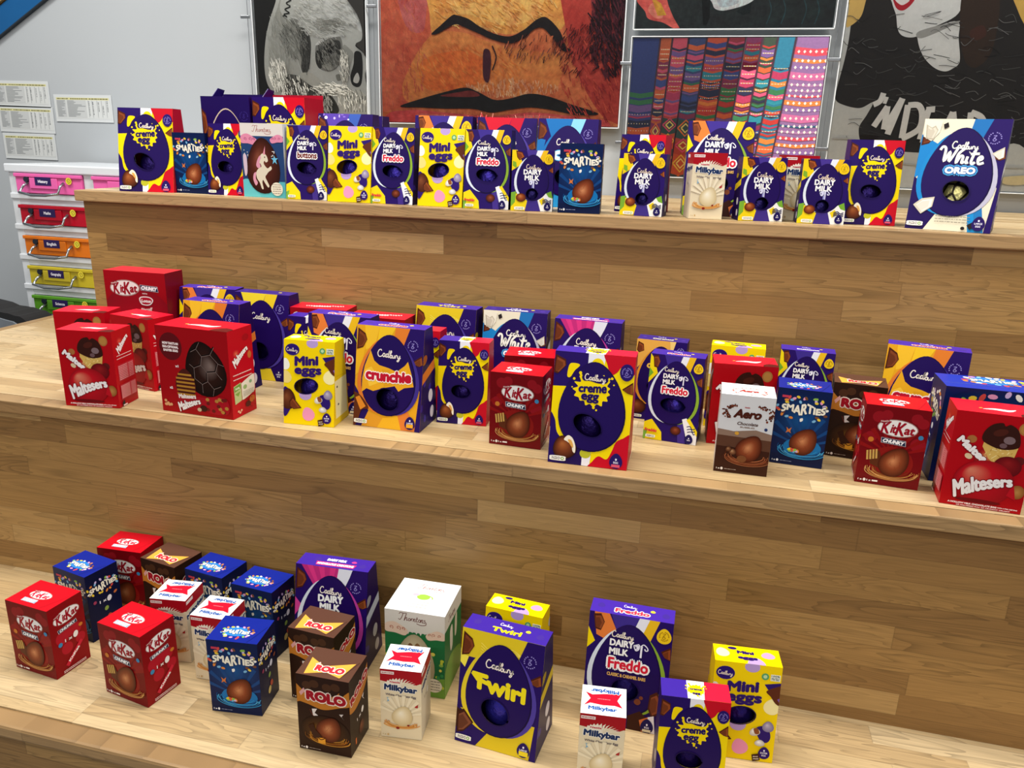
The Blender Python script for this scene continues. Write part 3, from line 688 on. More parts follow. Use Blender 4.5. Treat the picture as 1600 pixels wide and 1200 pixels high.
def f_kitkat(a):
    for i, (x, t, r) in enumerate(((22, 14, 10), (34, 11, 9), (80, 12, 9), (90, 17, 9), (88, 44, 12), (14, 40, 10))): a.ell(x, t, r, r, '#90101c', 0, i == 0)
    for i in range(9):
        q = math.radians(20 + 17 * i); a.poly([(50, 62), (50 + 60 * math.cos(q), 62 - 40 * math.sin(q)), (50 + 60 * math.cos(q + 0.13), 62 - 40 * math.sin(q + 0.13))], '#8c0e10', i == 0)
    a.ell(52, 70, 34, 30, '#8a1512'); a.rect(0, 88, 100, 100, '#700810')
    kk_logo(a, 53, 26, 60, -2); plate(a, 'CHUNKY', 50, 43, 40, 9.5, -4)
    a.ell(15, 43, 4.5, 4.5, '#c9782c'); a.ell(90, 34, 4, 4, '#3d86b5')
    a.poly([(16, 62), (31, 56), (36, 66), (34, 78), (20, 74)], '#5a2a14')
    for i in range(4): a.poly([(11 + 4.6 * i, 57.5 - 0.9 * i), (14 + 4.6 * i, 57 - 0.9 * i), (16 + 4.6 * i, 69 - 0.9 * i), (13 + 4.6 * i, 69.5 - 0.9 * i)], '#c9a256', i == 0)
    nest_egg(a, 57, 68, 44, 56, -28, ['#c98a4a', '#7a3c1a', '#e0ae6c', '#a3602e'], 3)
    a.text('1 x', 8, 95, 6, 3, '#f0e6e2', 0.3); a.ell(15, 95, 2.2, 2.8, '#f0e6e2'); a.text('1 x', 22, 95, 6, 3, '#f0e6e2', 0.3); a.rect(27, 94, 36, 96, '#f0e6e2')
def s_kitkat(a):
    for i, (x, t, r) in enumerate(((30, 48, 18), (52, 42, 20), (72, 46, 15), (40, 66, 16), (80, 62, 14))): a.ell(x, t, r, r, '#ae1226', 0, i == 0)
    kk_logo(a, 50, 20, 74, 6); plate(a, 'CHUNKY', 48, 36, 56, 10, 6)
    a.text('1 x', 46, 54, 20, 8, '#f2e6e2', 0.4); a.ell(67, 53, 7, 9, '#f0ece8', -15); a.ell(22, 56, 6, 6, '#3d86b5'); a.ell(84, 44, 6, 5, '#c9782c')
    a.poly([(28, 88), (36, 92), (84, 68), (78, 64)], '#c92038'); a.text('KitKat', 55, 79, 40, 6, '#f4ecec', 0.6, rot=38); a.lines_text(20, 86, 95, 97, 2, '#e9c9c8', 4, 1.3)
def t_kitkat(a):
    kk_logo(a, 46, 52, 46, 0, True); plate(a, 'CHUNKY', 42, 79, 34, 10, 0, '#8fa6c4'); a.line([(78, 97), (84, 80), (97, 30)], 0.7, '#a80f26')
SWEETS = ['#e8c93a', '#d24a44', '#e79ac0', '#8ab84e', '#e08a3a', '#c9b3e0', '#7ab4dc', '#f2efe6', '#7a4a2c']
def sweets(a, x, t, w, h, n, seed, sz=4.2, ring=True):
    r = random.Random(seed); f = 100.0 / a.h
    for i in range(n):
        q = 2 * math.pi * i / n + r.uniform(-0.15, 0.15); k = r.uniform(0.85, 1.15) if ring else r.uniform(0.1, 1)
        a.ell(x + w / 2 * k * math.cos(q), t + h / 2 * k * math.sin(q) * f, sz * r.uniform(0.8, 1.1), sz * 0.62, SWEETS[r.randrange(9)], r.uniform(-70, 70), i == 0, 10)
def smart_logo(a, x, t, w, rot=0, out='#16335e'):
    a.text('SMARTIES', x, t, w, w * 0.21, '#f4efdc', w * 0.012, w * 0.014, out, rot=rot, warp=lambda u, v: (u, v * (1 + 0.3 * math.cos(9 * u)) + 0.14 * math.sin(14 * u)))
def f_smarties(a):
    def glow(x, y): return mixc('#0f4f8e', '#0a1a4c', min(1, math.hypot(x - 50, y - a.h * 0.42) / 75))
    a._fill([(0, 0), (50, 0), (100, 0), (100, a.h * 0.42), (100, a.h), (50, a.h), (0, a.h), (0, a.h * 0.42)], '#0a1c4a')
    a.ball(50, 40, 120, 110, '#0a1c4a', '#0c3468', '#0f508e', 0, 0, 0, False); a.rect(0, 86, 100, 100, '#0a1840')
    for i in range(8):
        q = math.radians(15 + 20 * i); a.poly([(55, 74), (55 + 70 * math.cos(q), 74 - 45 * math.sin(q)), (55 + 70 * math.cos(q + 0.12), 74 - 45 * math.sin(q + 0.12))], '#11427e', i == 0)
    sweets(a, 50, 25, 86, 46, 26, 3); sweets(a, 50, 13, 60, 10, 7, 8); a.rect(9, 9, 21, 12, '#c43a52')
    smart_logo(a, 51, 25, 80)
    a.poly([(24, 50), (29, 53), (34, 50), (32, 55), (34, 58), (29, 56), (24, 58), (26, 54)], '#d2763a')
    a.ell(58, 76, 36, 22, '#1570b2'); nest_egg(a, 60, 67, 48, 60, -30, ['#2f9ad6', '#0c4f92', '#55b4e4', '#10305f', '#1b7cc0'], 5)
    sweets(a, 40, 80, 26, 8, 12, 6, 4, False)
    a.text('1 x', 8, 95, 6, 3, '#e6e8f0', 0.3); a.ell(15, 95, 2.2, 2.8, '#e6e8f0'); a.lines_text(20, 42, 95, 95, 1, '#8a94b8', 2, 0.7)
def s_smarties(a):
    sweets(a, 50, 24, 84, 40, 22, 9, 5); smart_logo(a, 50, 24, 82, 5, '#101c48'); a.text('1 x', 44, 47, 20, 8, '#e4e6f0', 0.4); a.ell(64, 47, 7, 9, '#e4e6f0', -15)
    a.ell(20, 44, 5, 5, '#9a3a5a'); a.ell(84, 42, 6, 4, '#b8683a', 30); a.ell(52, 60, 6, 7, '#86a04a', -30); a.ell(48, 80, 8, 10, '#c9b26a', -20); a.ell(60, 74, 7, 9, '#b8482f', 30)
def t_smarties(a):
    a.ell(46, 60, 26, 14, '#2b7cc8'); sweets(a, 46, 62, 58, 34, 22, 12, 3.6); smart_logo(a, 46, 61, 50); a.line([(78, 97), (84, 80), (97, 30)], 0.7, '#0c1a5a')
def f_rolo(a):
    for i, (x, t) in enumerate(((20, 13), (34, 10), (58, 12), (74, 10))): a.ell(x, t, 9, 8, '#4a2c1a', 0, i == 0)
    a.blob([(-3, 14), (8, 18), (24, 28), (50, 34), (78, 27), (92, 17), (103, 13), (103, 30), (80, 36), (50, 42), (22, 38), (6, 36), (-3, 36)], '#c2792a')
    a.blob([(14, 20), (40, 26), (70, 22), (82, 16), (70, 30), (40, 34), (22, 28)], '#b06a24')
    a.poly([(5, 24), (14, 17), (17, 21), (8, 28)], '#e0a4a0')
    a.text('ROLO', 56, 26, 72, 19, '#a30f22', 2.0, 2.2, '#f3dfd0', warp=lambda u, v: (u, v * (1 - 0.16 * abs(2 * u)) - 0.1 * u))
    a.poly([(28, 43), (38, 42), (33, 48), (40, 51), (30, 53)], '#e8dcd6'); a.line([(24, 44), (28, 50), (36, 58), (26, 56)], 1, '#7a3328')
    a.poly([(80, 44), (88, 43), (84, 47), (90, 51)], '#d8ccc6')
    a.ball(52, 72, 96, 70, '#24110a', '#4a2a10', '#8a5a1c', 0, -0.3, 0.1, False)
    nest_egg(a, 60, 67, 46, 56, -28, ['#b8701f', '#5a2c10', '#d89a3a', '#7a4818'], 9)
    a.poly([(20, 66), (30, 62), (34, 70), (46, 78), (30, 82)], '#3a1a0e'); a.poly([(38, 80), (52, 79), (52, 87), (38, 87)], '#e09a2c'); a.line([(38, 80), (44, 82), (52, 79)], 2, '#5a2c10')
    a.text('1 x', 8, 96, 6, 3, '#efe6e0', 0.3); a.ell(15, 96, 2.4, 2.8, '#efe6e0'); a.lines_text(20, 42, 96, 96, 1, '#a8978a', 2, 0.7)
def s_rolo(a):
    a.blob([(-3, 22), (30, 32), (70, 22), (103, 8), (103, 24), (70, 40), (30, 46), (-3, 40)], '#b87428'); a.text('ROLO', 52, 24, 92, 16, '#a30f22', 2.4, 2.2, '#f3dfd0', rot=16)
    a.poly([(66, 42), (76, 40), (70, 46), (78, 50)], '#e8dcd6'); a.text('1 x', 46, 62, 20, 8, '#e8dfd8', 0.4, rot=10); a.ell(66, 59, 6, 8, '#efe9e2', -15); a.ball(60, 80, 30, 36, '#35140a', '#5c2a16', '#7a3f22', 0); a.rect(24, 84, 30, 92, '#c9652c')
def t_rolo(a):
    a.poly([(8, 38), (40, 62), (92, 36), (80, 92), (50, 80), (14, 96)], '#e2a541'); a.text('ROLO', 54, 70, 52, 13, '#d02c36', 1.6, 1.6, '#f6e6d8'); a.line([(78, 97), (84, 80), (97, 30)], 0.7, '#24130c')
    a.poly([(22, 58), (29, 50), (32, 56), (25, 64)], '#e8b6a8')
def f_aero(a):
    a.poly([(0, 44), (30, 46), (70, 42), (100, 46), (100, 100), (0, 100)], '#8f7464'); a.poly([(0, 52), (100, 54), (100, 100), (0, 100)], '#5c3a2a'); a.poly([(0, 66), (100, 68), (100, 100), (0, 100)], '#3c1e13')
    r = random.Random(3)
    for i in range(90):
        q = r.uniform(0.66, 1.26) * math.pi if i % 2 else r.uniform(-0.26, 0.40) * math.pi
        k = r.uniform(0.86, 1.12); a.ell(54 + 45 * k * math.cos(q), 22 - 10.5 * k * math.sin(q), r.uniform(0.9, 2.4), r.uniform(0.9, 2.4), ('#4a2015', '#7a3c26', '#5c2a1a')[i % 3], 0, i == 0, 9)
    a.text('Aero', 53, 22.5, 48, 16, '#4c1d12', 1.3, shear=0.25); a.text('Nestle', 50, 14.5, 9, 2, '#b02a30', 0.2); a.text('Chocolate', 54, 35, 38, 6, '#4a2a1e', 0.2, shear=0.25); a.text('BUBBLES', 54, 39.5, 26, 2.6, '#7a5a4a', 0.1)
    a.ell(36, 48, 4, 3.4, '#d9a03a'); a.ell(88, 40, 3, 3.2, '#2a3a6a')
    nest_egg(a, 62, 66, 46, 58, -28, ['#9a5230', '#5c2a16', '#c0744a', '#7a3c22'], 12); a.ball(32, 72, 13, 13, '#4a2818', '#8a5c3e', '#c09a74', 0); a.ball(24, 69, 11, 11, '#4a2818', '#7a4c30', '#a8805a', 0); a.ell(50, 80, 9, 7, '#7a4a2a')
    a.text('1 x', 8, 95, 6, 3, '#efe6e0', 0.3); a.ell(15, 95, 2.4, 2.8, '#efe6e0'); a.lines_text(20, 42, 95, 95, 1, '#b8a79a', 2, 0.7)
def t_aero(a):
    r = random.Random(4)
    for i in range(44):
        q = r.uniform(0, 2) * math.pi; k = r.uniform(0.9, 1.1); a.ell(52 + 32 * k * math.cos(q), 62 - 30 * k * math.sin(q) * 0.9, 2, 1.6, '#c0543c', 0, i == 0, 8)
    a.text('Aero', 52, 60, 34, 13, '#a8342a', 1.2, shear=0.25); a.lines_text(40, 66, 76, 76, 1, '#b79a90', 3, 1.5)
def f_milky(a):
    a.rect(0, 0, 100, 17, '#a80f1e'); a.poly([(0, 17), (12, 18), (18, 20), (26, 17.5), (40, 16), (70, 17), (86, 20), (100, 16), (100, 14), (0, 14)], '#a80f1e')
    a.rect(2, 3, 34, 7, '#efe0dc'); a.lines_text(4, 32, 5, 5, 1, '#b56a66', 2, 1.2)
    r = random.Random(2)
    for i in range(12): q = math.radians(20 + 12 * i); a.poly([(50, 24), (50 + 42 * math.cos(q), 24 - 13 * math.sin(q)), (50 + 40 * math.cos(q + 0.16), 24 - 10 * math.sin(q + 0.16))], '#f2ead8', i == 0)
    a.text('Nestle', 36, 17.5, 24, 4.5, '#c43a40', 0.4, 0.8, '#f6f0ea')
    a.text('Milkybar', 50, 26, 78, 15, '#16305e', 1.3, 1.6, '#f6f2e8', rot=-3); a.text('White Chocolate Egg', 50, 36.5, 74, 5.5, '#5c5560', 0.2, rot=-2)
    a.poly([(16, 40), (22, 42), (28, 40), (26, 44), (28, 47), (22, 45), (16, 47), (18, 44)], '#7ab0d2'); a.poly([(84, 47), (88, 49), (92, 47), (91, 52), (84, 52)], '#b02c2c')
    for i in range(9): q = math.radians(10 + 18 * i); a.poly([(54, 66), (54 + 60 * math.cos(q), 66 - 30 * math.sin(q)), (54 + 60 * math.cos(q + 0.16), 66 - 30 * math.sin(q + 0.16))], '#f0e4c6', i == 0)
    nest(a, 52, 76, 84, 26, ['#d99a54', '#c07a34', '#e6b878'], 4, 12, 2.4)
    a.ball(54, 66, 50, 58, '#cdb88a', '#eadcb8', '#f8f2de', -18, -0.2, 0.3); nest(a, 50, 78, 80, 24, ['#d99a54', '#c8863e', '#e9c188'], 8, 10, 2.4); a.ell(42, 84, 4.5, 3.4, '#8a1f18'); a.ell(68, 79, 3, 2.4, '#8a1f18')
    a.text('1 x', 9, 95, 7, 3, '#a8905c', 0.2); a.ell(18, 95, 2.2, 2.8, '#c9a870')
def s_milky(a):
    a.rect(0, 0, 100, 17, '#a80f1e'); a.rect(4, 3, 40, 8, '#efe0dc'); a.text('Milkybar', 50, 24, 96, 13, '#16305e', 1.6, 1.6, '#f6f2e8', rot=8); a.text('1 x', 42, 47, 20, 8, '#8a7a68', 0.3); a.ell(62, 46, 7, 9, '#f6f2ea')
def t_milky(a):
    a.poly([(8, 24), (24, 32), (50, 26), (90, 20), (80, 46), (92, 70), (74, 64), (48, 66), (20, 62), (6, 72), (20, 46)], '#d3102c')
    a.text('Milkybar', 48, 78, 62, 11, '#2456a0', 0.9, 1.2, '#f8f6f4'); a.text('Milkybar', 52, 18, 62, 11, '#2456a0', 0.9, 1.2, '#f8f6f4', rot=180); a.lines_text(36, 64, 46, 46, 1, '#ef8a92', 3, 2)

# --- red cartons
def malt_logo(a, x, t, w, rot=12, arc=3.0):
    a.text('Maltesers', x, t, w, w * 0.22, '#f2eeee', w * 0.016, w * 0.018, '#7c0a14', rot=rot, arc=arc, warp=lambda u, v: (u, v * (1.25 - 0.75 * u) + 0.2 * math.sin(2.5 * u)))
def f_malt(a):
    a.ell(84, 12, 8, 9, '#a7713a'); a.ell(84, 12, 6, 6.6, '#b4803f'); a.ell(24, 28, 6, 5.5, '#a86a38'); a.ell(70, 14, 2.2, 2.2, '#f0dcd0'); a.ell(84, 45, 7, 6.5, '#5c1616'); a.ell(84, 50, 3.2, 3, '#d8a870'); a.ell(24, 46, 5, 3.8, '#e0c8a0', -30); a.ell(76, 47, 4, 4, '#8a2418')
    a.ball(48, 47, 34, 34, '#8e0b18', '#b5311f', '#d98a5a', 0, -0.3, 0.3, False); a.poly([(40, 22), (76, 22), (80, 32), (76, 50), (62, 55), (48, 46), (38, 34)], '#d8b25e')
    r = random.Random(3)
    for i in range(34): p, q = r.uniform(42, 74), r.uniform(30, 50); a.line([(p, q), (p + r.uniform(-7, 7), q + r.uniform(-4, 5))], 1.0, ('#f0dc9a', '#b98e3c', '#e6c878')[i % 3], False, False, i == 0)
    a.blob([(36, 27), (37, 18), (45, 10.5), (56, 8), (60, 11), (66, 9), (76, 14), (81, 25), (79, 32), (62, 35), (46, 32)], '#34140e'); a.ell(68, 25, 7, 5.5, '#7a6468'); a.ell(62, 31, 4.5, 3.5, '#6a5054'); a.ell(56, 18, 9, 5, '#4a1d14', 20)
    a.ell(12, 29, 4, 3.5, '#2b2226'); a.text('Maltes', 27, 38, 44, 9, '#f2eeee', 1.1, 1.0, '#7c0a14', rot=-38)
    a.ball(72, 52, 34, 30, '#5c0810', '#7a0e14', '#8e1a1c', 0, 0, 0.4, False); a.ball(48, 72, 74, 66, '#940a16', '#c01020', '#d98066', 0, -0.5, 0.55, False); a.ell(46, 92, 28, 3, '#6a0710')
    a.ball(90, 77, 18, 20, '#8a5426', '#a8713a', '#b8854a', 0, 0, 0, False); a.poly([(78, 82), (84, 68), (90, 86)], '#b80f20')
    malt_logo(a, 47, 72, 70); a.text('A HOLLOW MILK CHOCOLATE EGG', 40, 96, 60, 2.2, '#f3dcdc', 0.25); a.text('WITH A FULL SIZE BAG', 83, 96, 24, 1.6, '#f3dcdc', 0.12); a.text('OF MALTESERS FULL OF CRUNCHY DELIGHT', 54, 98.4, 66, 1.5, '#f3dcdc', 0.1)
def s_malt(a):
    a.ball(36, 15, 30, 22, '#a80f22', '#c8342c', '#d8604c', 0, 0, 0, False); malt_logo(a, 48, 18, 66, 30, 2); a.lines_text(14, 88, 33, 37, 2, '#f0d4d2', 3, 0.9)
    for t0, t1 in ((45, 66), (71, 90)):
        a.rect(14, t0, 92, t1, '#c23a48'); a.lines_text(16, 60, t0 + 2, t1 - 2, 9, '#e9b8ba', int(t0), 0.9); a.lines_text(66, 90, t0 + 2, t1 - 2, 9, '#e2a2a6', int(t0) + 1, 0.9)
    a.poly([(12, 94), (24, 91), (26, 97), (13, 99)], '#2a2024'); a.rect(16, 97, 36, 99, '#f0d4d2')
def t_malt(a): a.blob([(34, 66), (50, 54), (66, 56), (76, 50), (66, 70), (48, 66)], '#f4e6e4'); a.line([(30, 62), (34, 60)], 3, '#d9a54a'); a.ell(90, 94, 14, 14, '#5c1416'); a.line([(80, 97), (86, 70), (98, 20)], 0.7, '#8a0b18')
def f_maltl(a):
    a.ell(20, 23, 16, 17, '#5f0c14')
    for i, q in enumerate(("NOW THAT'S AN", 'EGG-CEPTIONAL', 'EASTER EGG')): a.text(q, 20, 19.5 + 4 * i, 22 - 2 * (i == 2), 2.6, '#f0e0de', 0.3)
    a.ball(66, 45, 56, 68, '#120604', '#2c130c', '#7c6a64', 12, 0.3, 0.15)
    L = [((55, 22), (62, 30)), ((62, 30), (74, 27)), ((74, 27), (80, 18)), ((62, 30), (60, 40)), ((60, 40), (68, 48)), ((68, 48), (80, 46)), ((80, 46), (84, 36)), ((84, 36), (74, 27)), ((60, 40), (50, 44)), ((50, 44), (44, 40)), ((50, 44), (50, 56)), ((50, 56), (60, 62)), ((60, 62), (68, 58)), ((68, 58), (68, 48)), ((80, 46), (88, 54)), ((68, 58), (76, 66)), ((76, 66), (86, 62)), ((60, 62), (60, 72)), ((84, 36), (92, 38)), ((76, 66), (74, 74)), ((60, 14), (55, 22)), ((55, 22), (47, 26))]
    for i, (p, q) in enumerate(L): a.line([p, q], 1.3, '#0c0403', False, False, i == 0)
    for i, (p, q) in enumerate(L): a.line([(p[0] + 0.9, p[1] + 0.8), (q[0] + 0.9, q[1] + 0.8)], 0.5, '#8a7670', False, False, i == 0)
    a.egg(37, 64, 28, 36, '#4a1712')
    for i in range(6): a.rect(24 + (3 if i == 0 else 0), 53 + 4.6 * i, 50 - (4 if i == 0 else 0), 55.2 + 4.6 * i, '#b5812e', i == 0)
    a.text('x1', 27, 45, 4, 2.6, '#f0dede', 0.3); a.text('x2', 16, 71, 4, 2.6, '#f0dede', 0.3)
    a.rect(24, 78, 64, 94, '#a50f1e'); a.blob([(60, 80), (92, 76), (94, 94), (66, 95)], '#a80f20')
    r = random.Random(5)
    for i in range(14): a.ell(r.uniform(66, 94), r.uniform(76, 94), 2.6, 2.2, ('#b5813a', '#6a1a16')[i % 2], 0, i == 0)
    for i in range(6): a.ell(r.uniform(4, 14), r.uniform(86, 92), 2, 1.8, '#d8a070', 0, i == 0)
    a.text('Maltesers', 38, 79, 24, 5, '#efe2de', 0.4, rot=4); malt_logo(a, 40, 87, 32, 14, 1.0); a.ell(60, 91, 5, 4, '#3c1a12'); a.ell(54, 93, 3, 2.4, '#c9b090')
def s_maltl(a):
    a.ell(72, 12, 14, 9, '#a20b1a'); a.ball(30, 27, 26, 20, '#b51226', '#cc4030', '#dd7a58', 0, 0, 0, False); malt_logo(a, 46, 30, 66, 26, 3); a.ell(84, 33, 8, 10, '#c06a34'); a.lines_text(12, 88, 51, 56, 2, '#f0d6d4', 3, 1.1)
    a.poly([(10, 63), (40, 61), (40, 82), (12, 84)], '#b9c58a'); a.poly([(12, 64), (38, 62), (38, 68), (12, 70)], '#6f9c3a'); a.text('50%', 25, 66.5, 18, 5, '#eef2dc', 0.3); a.poly([(14, 72), (36, 71), (26, 76)], '#7fa546')
    a.blob([(45, 62), (90, 57), (97, 60), (96, 74), (88, 78), (46, 82), (42, 78), (42, 65)], '#eae6da'); a.ell(56, 68, 8, 6, '#9bb878'); a.ell(80, 64, 6, 4.6, '#8fb08a'); a.lines_text(46, 92, 73, 78, 4, '#a8a69a', 7, 0.7)
    a.ell(64, 89, 11, 8, '#5c1a14'); a.ell(82, 85, 12, 9, '#c0662c')
    for i in range(9): a.ell(58 + (i * 7) % 36, 82 + (i * 5) % 14, 1.6, 1.3, '#3c120c', 0, i == 0)
    for i in range(3): a.ell(22 + 6 * i, 93 + (i % 2) * 2, 4, 3, '#e0b090', 0, i == 0)
def f_kkl(a):
    a.ball(50, 60, 130, 130, '#8c0b1c', '#a80f22', '#b5122a', 0, 0, 0, False); kk_logo(a, 33, 17, 46, 3); plate(a, 'CHUNKY', 73, 16, 30, 8, -3); a.text('WITH', 65, 21.5, 8, 1.8, '#f0e2e0', 0.1)
    a.blob([(55, 27), (60, 24.5), (72, 24.5), (78, 27.5), (74, 32), (67, 33.5), (58, 32.5)], '#efe4e4'); a.blob([(57, 27.3), (61, 25.5), (71.5, 25.5), (76, 27.8), (73, 31.2), (67, 32.4), (59.5, 31.6)], '#b3102a'); a.text('Lotus', 66.5, 28.8, 15, 4, '#f2e6e6', 0.4, shear=0.2); a.text('Biscoff', 66, 37.5, 18, 4.5, '#e9c2c0', 0.4, shear=0.3, rot=6)
    a.ball(50, 58, 40, 46, '#7a4a1a', '#c08a3c', '#e0b468', 0); a.ball(51, 60, 33, 38, '#4a1c0c', '#8a4422', '#b0683c', 0)
def f_script_red(a):
    for dx, dy, r in ((0, 0, 30), (5, 1, -40), (2, 4, 100), (-3, 3, 60)): a.ell(9 + dx, 8 + dy, 5, 2, '#f1e8e2', r)
    a.line([(11, 12), (10, 18), (14, 22)], 1.2, '#f1e8e2'); a.ball(50, 66, 60, 62, '#7a0a14', '#b01422', '#d8444c', 0)
def t_script_red(a):
    a.line([(20 + 2.2 * i, 58 - 0.8 * i + (7 if i % 2 else -6) * (1.5 if i % 5 == 0 else 1)) for i in range(30)], 1.1, '#f0dcd8'); a.line([(34 + 2.2 * i, 62 - 0.8 * i + (5 if i % 2 else -5)) for i in range(14)], 2.0, '#f0dcd8')
def f_smartl(a):
    a.ball(50, 46, 130, 110, '#0a1a4c', '#0c3468', '#0f508e', 0, 0, 0, False); sweets(a, 55, 20, 80, 34, 22, 31, 4.6); smart_logo(a, 52, 22, 70); nest_egg(a, 54, 68, 46, 52, -20, ['#2f9ad6', '#0c4f92', '#55b4e4', '#10305f'], 6)
def s_smartl(a):
    sweets(a, 50, 24, 70, 50, 18, 33, 6); smart_logo(a, 50, 26, 86, -28, '#101c48'); a.ell(56, 48, 6, 7, '#e8ebf2', -20); a.text('1 x', 46, 57, 22, 8, '#e4e6f0', 0.4, rot=-20); a.poly([(0, 60), (60, 66), (50, 84), (0, 80)], '#14558e'); a.poly([(0, 78), (50, 82), (36, 94), (0, 92)], '#aebfd2')
def t_smartl(a): a.ell(56, 30, 26, 14, '#2b7cc8'); sweets(a, 56, 32, 60, 30, 20, 14, 4); smart_logo(a, 56, 32, 46); a.line([(2, 70), (98, 70)], 0.7, '#5a6cc0')

# --- white topped cartons
def swirl(a, x, t, s, col, ln, flip=1):
    f = 100.0 / a.h
    a.blob([(x - 14 * s * flip, t - 4 * s * f), (x - 4 * s * flip, t - 8 * s * f), (x + 6 * s * flip, t - 4 * s * f), (x + 14 * s * flip, t + 2 * s * f), (x + 10 * s * flip, t + 9 * s * f), (x - 2 * s * flip, t + 7 * s * f), (x - 14 * s * flip, t + 6 * s * f)], col)
    for dx, r in ((-7, 3.2), (2, 3.6), (8, 2.8)):
        a.line([(x + (dx + r * k / 9 * math.cos(k * 0.9)) * s * flip, t + (r * k / 9 * math.sin(k * 0.9)) * s * f) for k in range(9)], 0.8 * s, ln)
def f_unicorn(a):
    a.rect(0, 17, 100, 80, '#24406e'); a.rect(0, 78, 100, 100, '#58b3bd'); a.blob([(-4, 80), (14, 76), (26, 90), (40, 100), (-4, 104)], '#62bcc4')
    a.rect(0, -1, 100, 17, '#dcd6cf'); a.script(THORN, 50, 8.5, 44, 0.9, '#a0544c')
    swirl(a, 20, 21, 1.35, '#dc8aa6', '#a84a72'); swirl(a, 84, 20, 1.05, '#dc8aa6', '#a84a72', -1)
    a.ball(50, 57, 78, 116, '#2c110b', '#552418', '#7c4330', 0, -0.3, 0.35)
    a.blob([(40, 52), (46, 42), (54, 40), (60, 44), (62, 50), (57, 52), (54, 50), (52, 54), (60, 60), (68, 57), (70, 61), (62, 65), (58, 68), (54, 72), (58, 78), (62, 84), (59, 86), (52, 80), (48, 76), (46, 80), (48, 88), (44, 88), (40, 80), (34, 74), (33, 66), (40, 60), (46, 58), (44, 54)], '#d9cfb8')
    a.poly([(51, 41), (57, 30), (56, 42)], '#d88c9c'); a.blob([(44, 43), (38, 48), (34, 56), (38, 60), (44, 58), (42, 52), (46, 46)], '#d896aa'); a.blob([(33, 66), (27, 68), (25, 76), (30, 84), (35, 80), (31, 74)], '#d896aa'); a.ell(55, 45, 1.2, 1.4, '#2c1a14')
    a.poly([(77, 42), (80, 46), (86, 46), (81, 49), (83, 54), (78, 51), (73, 54), (75, 49), (70, 46), (76, 46)], '#6ab8d8'); r = random.Random(6)
    for i in range(16): a.ell(r.uniform(68, 80) if i % 2 else r.uniform(6, 18), r.uniform(34, 46), 1.0, 1.0, '#e4dfd6', 0, i == 0, 8)
    a.blob([(4, 44), (12, 44), (12, 66), (6, 70)], '#cdb8c6'); a.ell(80, 88, 14, 14, '#e6e0cc'); a.lines_text(70, 90, 82, 94, 5, '#9a8a80', 4, 1.1)
def f_bunny(a):
    a.rect(0, 24, 100, 100, '#1f6b3c'); a.blob([(-4, 80), (20, 74), (50, 84), (104, 76), (104, 104), (-4, 104)], '#6d9a3c'); a.rect(0, -1, 100, 22, '#d8d3c8')
    for i in range(14): a.poly([(7 * i, 21), (7 * i + 8, 21), (7 * i + 4, 25 + (i % 3))], '#d8d3c8', i == 0)
    a.script(THORN, 46, 8, 46, 1.1, '#6d3c36'); swirl(a, 20, 21, 1.35, '#e0c4ae', '#a85a48'); swirl(a, 84, 24, 1.1, '#e0c4ae', '#a85a48', -1)
    r = random.Random(2)
    for i in range(26): a.ell(r.choice([r.uniform(2, 18), r.uniform(80, 98)]), r.uniform(40, 92), r.uniform(2, 4), r.uniform(2, 4), ('#b8c23a', '#2f8a4c', '#d9cf5a', '#86b04a')[i % 4], 0, i == 0, 9)
    a.ball(50, 60, 66, 104, '#a89c7c', '#cbbf9e', '#ddd3b6', 0, -0.2, 0.3); a.blob([(38, 42), (42, 37), (47, 40), (44, 47)], '#7a5636'); a.blob([(50, 40), (55, 36), (60, 41), (54, 47)], '#8a6640'); a.ell(82, 85, 14, 13, '#dfd8c6'); a.lines_text(72, 92, 80, 90, 4, '#8a8478', 5, 1.3)
def t_bunny(a): a.script(THORN, 54, 22, 46, 0.9, '#b05a58'); a.ell(50, 52, 11, 8, '#9ac94a'); a.ell(36, 47, 6, 4, '#e6b4c0'); a.line([(56, 46), (64, 50), (66, 56)], 2, '#9ac94a'); a.lines_text(30, 66, 68, 84, 3, '#c9b8b0', 4, 1.6)
def s_bunny(a): a.rect(0, -1, 100, 20, '#d8d3c8'); a.script(THORN, 40, 12, 40, 1.2, '#7a4a44'); a.blob([(30, 30), (44, 26), (46, 50), (34, 54)], '#d9d2c4'); a.blob([(60, 24), (72, 22), (70, 44), (60, 46)], '#cfc8b4'); a.blob([(0, 70), (40, 60), (100, 74), (100, 100), (0, 100)], '#6d9a3c')

# --- gift cartons with an open dished top
def f_gift(creme):
    def f(a):
        if creme: f_creme(a); a.win = None
        else:
            a.rect(0, 0, 100, 100, '#1c094e'); chunk(a, [(0, 12), (9, 18), (12, 34), (2, 44)]); a.egg(51, 58, 88, 0.92 * a.h, '#cbb59c'); a.egg(51.5, 58.4, 85, 0.9 * a.h, '#1d0850'); a.egg(8, 70, 14, 60, '#cfd2e0'); a.egg(51.5, 58.4, 85, 0.9 * a.h, '#1d0850')
            cad(a, 46, 40, 44); seal(a, 88, 20, 8, '#3c2c84'); a.ell(96, 20, 1, 1, '#3c2c84')
    return f
def cad_side(c=PUR, extra=None, seed=1):
    def f(a):
        if c == PUR or c == '#1a0846': spots(a, '#33208a', seed, 4); a.ell(62, 70, 12, 14, '#d9d4de'); a.ell(70, 88, 11, 13, '#d2ccd8')
        if extra: a.poly([(0, 46), (100, 32), (100, 42), (0, 56)], extra); a.ell(30, 30, 14, 9, mixc(extra, CHO, 0.5), 20)
    return f
